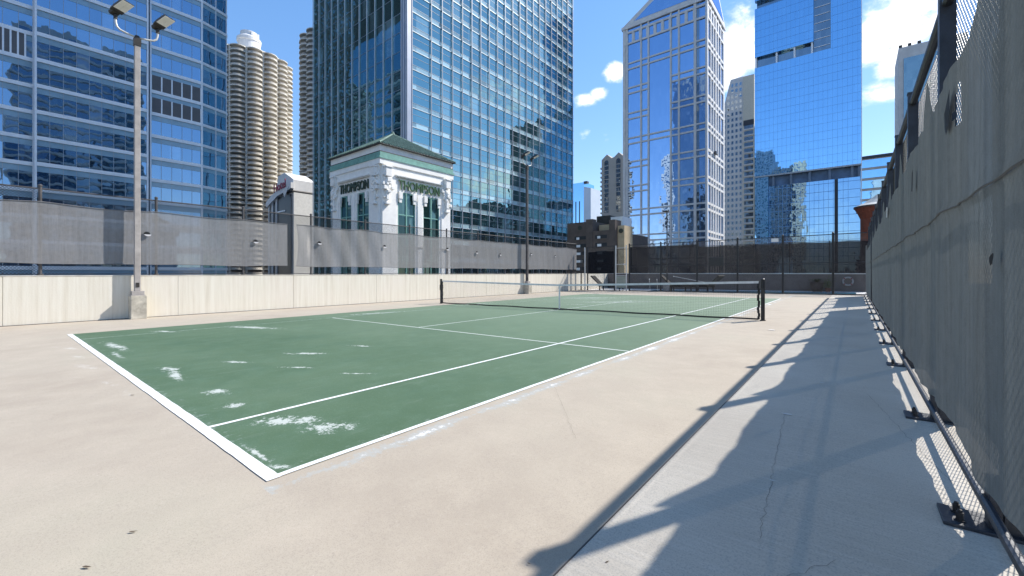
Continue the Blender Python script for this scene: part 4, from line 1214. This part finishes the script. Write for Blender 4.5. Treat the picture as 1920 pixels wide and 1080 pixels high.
# ---- stepped white grid tower
YG = 329.3
b = thing('office_tower','stepped white tower with small square windows behind the two blue towers','building',(-60,YG,-60))
gw = basic('white_grid_stone',(.62,.61,.60),.75,0,.25,.04,.1)
m=MB(); m.prism([(-76,YG,-60),(-57.2,YG,-60),(-57.2,YG,138.6),(-65.3,YG,138.3),(-70.9,YG,116),(-76,YG,112)],(0,30,0)); m.build('wall',gw,b)
MB().box(-57.19,-50.5,YG-1.2,YG+30,-60,137.8).build('balcony_wing',basic('cream_wing',(.60,.56,.46),.8),b)
MB().box(-50.49,-36,YG+2,YG+30,-60,104).build('low_wing',gw,b)
nwin = 0; rest = MB()
for k in range(34):
    z=133-4.05*k
    for q in range(7):
        x=-74.6+2.6*q
        if z>108 and x < -70.6+(z-112)*.25: continue
        if nwin < 100: MB().fb(south(YG),x-.68,x+.68,z-.2,z+2.0,.003,.05).build('window',G['dk'],b); nwin += 1
        else: rest.fb(south(YG),x-.68,x+.68,z-.2,z+2.0,.003,.05)
tag(rest.build('window',G['dk'],b),kind='stuff')
for k in range(24):
    z=101-4.05*k
    m=MB().fb(south(YG-1.2),-56.6,-51.0,z,z+2.6,.003,.05); o=m.build('window_row',G['dk'],b)
    MB().fb(south(YG-1.2),-57.1,-50.6,z-.9,z-.1,.051,.6).build('balcony_rail',gw,o)
MB().fb(south(YG-1.2),-57.0,-50.55,103.4,107,.003,.3).build('floor_band',M['navy'],b)

# ---- azure glass slab tower
YZ = 206.7; xw,xe = -30.6,4.85
b = thing('glass_tower','tall azure glass slab tower with a recessed slot and an open base storey','building',(-12,YZ,-60))
Z_ = south(YZ)
MB().box(xw+.5,xe-.1,YZ+2.2,YZ+24,-60,150).build('wall',G['dk'],b)
def pan(a0,a1,z0,z1,d=0): MB().fb(Z_,a0,a1,z0,z1,d-2.15,d).build('glass_curtain_wall',G['bl'],b)
pan(xw,-9.9,94.3,115.2); pan(xw,-9.9,118.6,150); MB().fb(Z_,-9.89,-4.35,89.7,150,-2.15,-1.4).build('slot_glass',G['dk'],b); pan(-4.34,xe,89.71,150); pan(xw,xe,42.35,89.69)
[MB().fb(Z_,q0,q1,-60,38.0,-2.4,-.25).build('glass_curtain_wall',G['bl2'],b) for q0,q1 in ((-25.4,-3.2),(-2.1,xe-.3))]; pan(xw,-25.6,-60,42.3,-.5)
MB().fb(Z_,-3.19,-2.11,-60,38,-2.1,-1.0).build('dark_slot',basic('dark_recess',(.04,.055,.07),.5),b)
MB().fb(Z_,xw+.4,-10,89.9,94.2,-2.1,-1.9).build('open_storey',G['dk'],b)
for x in (-30.2,-22.6,-16.3,-10.4): MB().fb(Z_,x-.3,x+.3,89.75,94.25,-1.89,-.4).build('column',G['frame_w'],b)
for x in (-23.8,-17.5,-11.2,-4.7,2.2,4.3): MB().fb(Z_,x-.4,x+.4,38.02,42.3,-2.1,-.5).build('column',basic('blue_grey_column',(.16,.22,.30),.5) if x<-20 else bpy.data.materials['blue_grey_column'],b)
MB().fb(Z_,xw+.6,xe-.4,38.05,42.3,-2.149,-1.8).build('open_storey',basic('shaded_storey',(.10,.18,.30),.5,0,.4,.3,.3),b)
MB().fb(Z_,xw-.1,xe+.02,42.31,42.9,-2.0,.12).build('edge_trim',G['frame_g'],b)
MB().fb(Z_,xe+.001,xe+.25,-60,150,-2.1,.05).build('edge_fin',G['frame_w'],b)
# horizontal fins on the dark slot
for k in range(12): 
    z=92+3.2*k
    MB().fb(Z_,-9.8,-4.45,z,z+.22,-1.39,-1.2).build('slot_floor_line',G['frame_w'],b)
for k in range(23):
    x=xw+.8+1.53*k
    for zz in (((42.95,89.6),(94.4,115.1),(118.7,149)) if x<-10 else ((42.95,89.6),) if x<-4.3 else ((42.95,149),)):
        MB().fb(Z_,x-.03,x+.03,zz[0],zz[1],.002,.03).build('mullion',basic('azure_mullion',(.16,.38,.70),.4,.2,.5,.05,1) if k==0 else bpy.data.materials['azure_mullion'],b)
for k in range(33):
    z=44.6+3.2*k
    for a0,a1 in (((xw,xe),) if z<89 else ((-4.3,xe),) if (z<94.5 or 115<z<118.7) else ((xw,-10),(-4.3,xe))): MB().fb(Z_,a0,a1,z,z+.06,.035,.05).build('floor_line',bpy.data.materials['azure_mullion'],b)

for k in range(18):
    x=xw+5.6+1.53*k
    if -3.4 < x < -1.9: continue
    MB().fb(Z_,x-.05,x+.05,-10,37.9,-.249,-.16).build('mullion',bpy.data.materials['azure_mullion'],b)
for k in range(11):
    z=4.6+3.2*k
    for a0,a1 in ((-25.4,-3.2),(-2.1,xe-.3)): MB().fb(Z_,a0,a1,z,z+.14,-.159,-.12).build('floor_line',bpy.data.materials['azure_mullion'],b)

# ---- banded office at the right of it, concrete tower behind the fence, brick turret
YS=394
b = thing('office_building','low office with blue glass bands and stone bands right of the azure tower','building',(18,YS,-60))
MB().box(5,34,YS,YS+30,-60,83).build('wall',G['concrete'],b)
MB().box(4.5,34.5,YS-.6,YS+30,83.01,85).build('roof',M['navy'],b)
for k in range(12): 
    MB().fb(south(YS),5.2,33.8,76.6-7.4*k,82.2-7.4*k,.01,.2).build('window_band',G['bl'],b)
b = thing('concrete_tower','grey concrete tower with a shaded glazed panel rising behind the right fence','building',(21,229.2,-60))
MB().box(16.7,36,229.2,250,-60,91.8).build('wall',G['gstone'],b)
MB().fb(south(229.2),18.2,34,-60,87.2,.01,.25).build('window_panel',glass_mat('grey_green_glass',(1.6,1.6,3.4),(.6,.75,.8),.4,(.06,.09,.1),(.15,.2,.22),.01,.01),b)
for x in (17.4,20.1,22.9): MB().box(x-.5,x+.5,231,232,91.81,93.6).build('roof_vent',M['bronze'],b)
b = thing('brick_turret','round red brick turret with a flared pale conical roof next to the right fence','turret',(5.75,91.4,-60))
redb = basic('red_brick',(.20,.065,.042),.85,0,.2,.15,1.2,.2,6)
MB().lathe((5.75,91.4,-60),[(2.15,0),(2.15,70.3),(2.5,71.2),(2.95,72.1)],28).build('wall',redb,b)
MB().lathe((5.75,91.4,12.1),[(3.05,0),(3.05,.28)],28).build('cornice',basic('dark_cornice',(.09,.05,.04),.7),b)
MB().lathe((5.75,91.4,12.39),[(3.0,0),(1.9,.45),(1.0,1.1),(.06,1.9)],28).build('roof',basic('weathered_lead',(.50,.50,.47),.6,0,.4,.08,1),b)
m=MB()
for k in range(16):
    a=2*math.pi*k/16; m.box(5.75+2.55*math.cos(a)-.13,5.75+2.55*math.cos(a)+.13,91.4+2.55*math.sin(a)-.13,91.4+2.55*math.sin(a)+.13,11.35,11.75)
m.build('corbel_table',redb,b)

# ---- city behind and beside the camera: it shows only as reflections in the glass
def block(name,label,x0,x1,y0,y1,z1,mat,faces,fl=3.6,glass='dk',cat='building',band=1.5,pier=0):
    b = thing(name,label,cat,((x0+x1)/2,(y0+y1)/2,-60))
    MB().box(x0,x1,y0,y1,-60,z1).build('wall',mat,b)
    n=min(45,int((z1+10)/fl))
    for F in faces:
        if F=='n': fr,a0,a1=Frame((0,y1),(1,0),(0,1)),x0,x1
        elif F=='w': fr,a0,a1=Frame((x0,0),(0,1),(-1,0)),y0,y1
        elif F=='s': fr,a0,a1=south(y0),x0,x1
        for k in range(n):
            z=z1-2-fl*k
            m=MB()
            m.fb(fr,a0+.5,a1-.5,z-band,z,.003,.05)
            m.build('window_row',G[glass],b)
            if k%1==0 and not pier: MB().fb(fr,a0+.2,a1-.2,z-band-.9,z-band-.05,.051,.7).build('balcony_rail',mat,b)
        if pier:
            q=a0+.2
            while q<a1: MB().fb(fr,q,q+pier*.35,-40,z1-.5,.06,.4).build('pier',mat,b); q+=pier
    return b
block('apartment_tower','pale balcony tower out of frame, mirrored in the left glass block',42,66,2,40,92,basic('beige_balconies',(.74,.70,.63),.8,0,.2,.08,.3),'w',3.0,'dk','building',1.9)
block('office_building','low stone block out of frame, mirrored in the foot of the teal tower',62,90,135,215,44,basic('dim_brick',(.13,.12,.11),.85,0,.2,.1,.3),'w',3.9,'dk','building',2.2,4)
block('office_building','second low block out of frame, mirrored in the teal tower beside the tall one',66,90,216,279,52,basic('dim_stone',(.17,.16,.15),.85,0,.2,.1,.3),'w',3.9,'dk','building',2.2,3.2)
block('office_tower','tall stepped block out of frame, mirrored at the right edge of the teal tower',62,95,284,345,128,basic('dim_grey_stone',(.12,.125,.125),.85,0,.2,.1,.3),'w',3.9,'dk','building',2.2,4.5)
block('office_tower','gridded grey tower behind the camera, mirrored in the stone-framed tower',-178,-128,-110,-62,142,G['gstone'],'n',4.2,'dk','building',2.3,4.2)
block('apartment_tower','beige tower behind the camera, mirrored as a strip in the azure tower',-42.5,-34.6,-80,-60,104,basic('beige_render',(.55,.48,.36),.8,0,.2,.08,.3),'n',3.2,'dk','building',1.2,3)
block('office_tower','dark tower behind the camera, mirrored beside the beige strip',-58,-44.5,-90,-62,102,basic('dim_block',(.10,.11,.12),.6,0,.4,.1,.3),'n',3.6,'dk','building',2,2.5)
block('office_tower','slate blue tower behind the camera, mirrored at the left edge of the azure tower',-76,-59.5,-92,-64,121,basic('slate_block',(.10,.15,.21),.5,0,.4,.1,.3),'n',3.6,'dk','building',2,2.5)
block('office_tower','dark stone block behind the camera, mirrored in the shaded face of the teal tower',-345,-242,-90,-40,225,basic('dim_granite',(.018,.024,.03),.8,0,.3,.1,.3),'n',4.0,'dk','building',2.2,5)
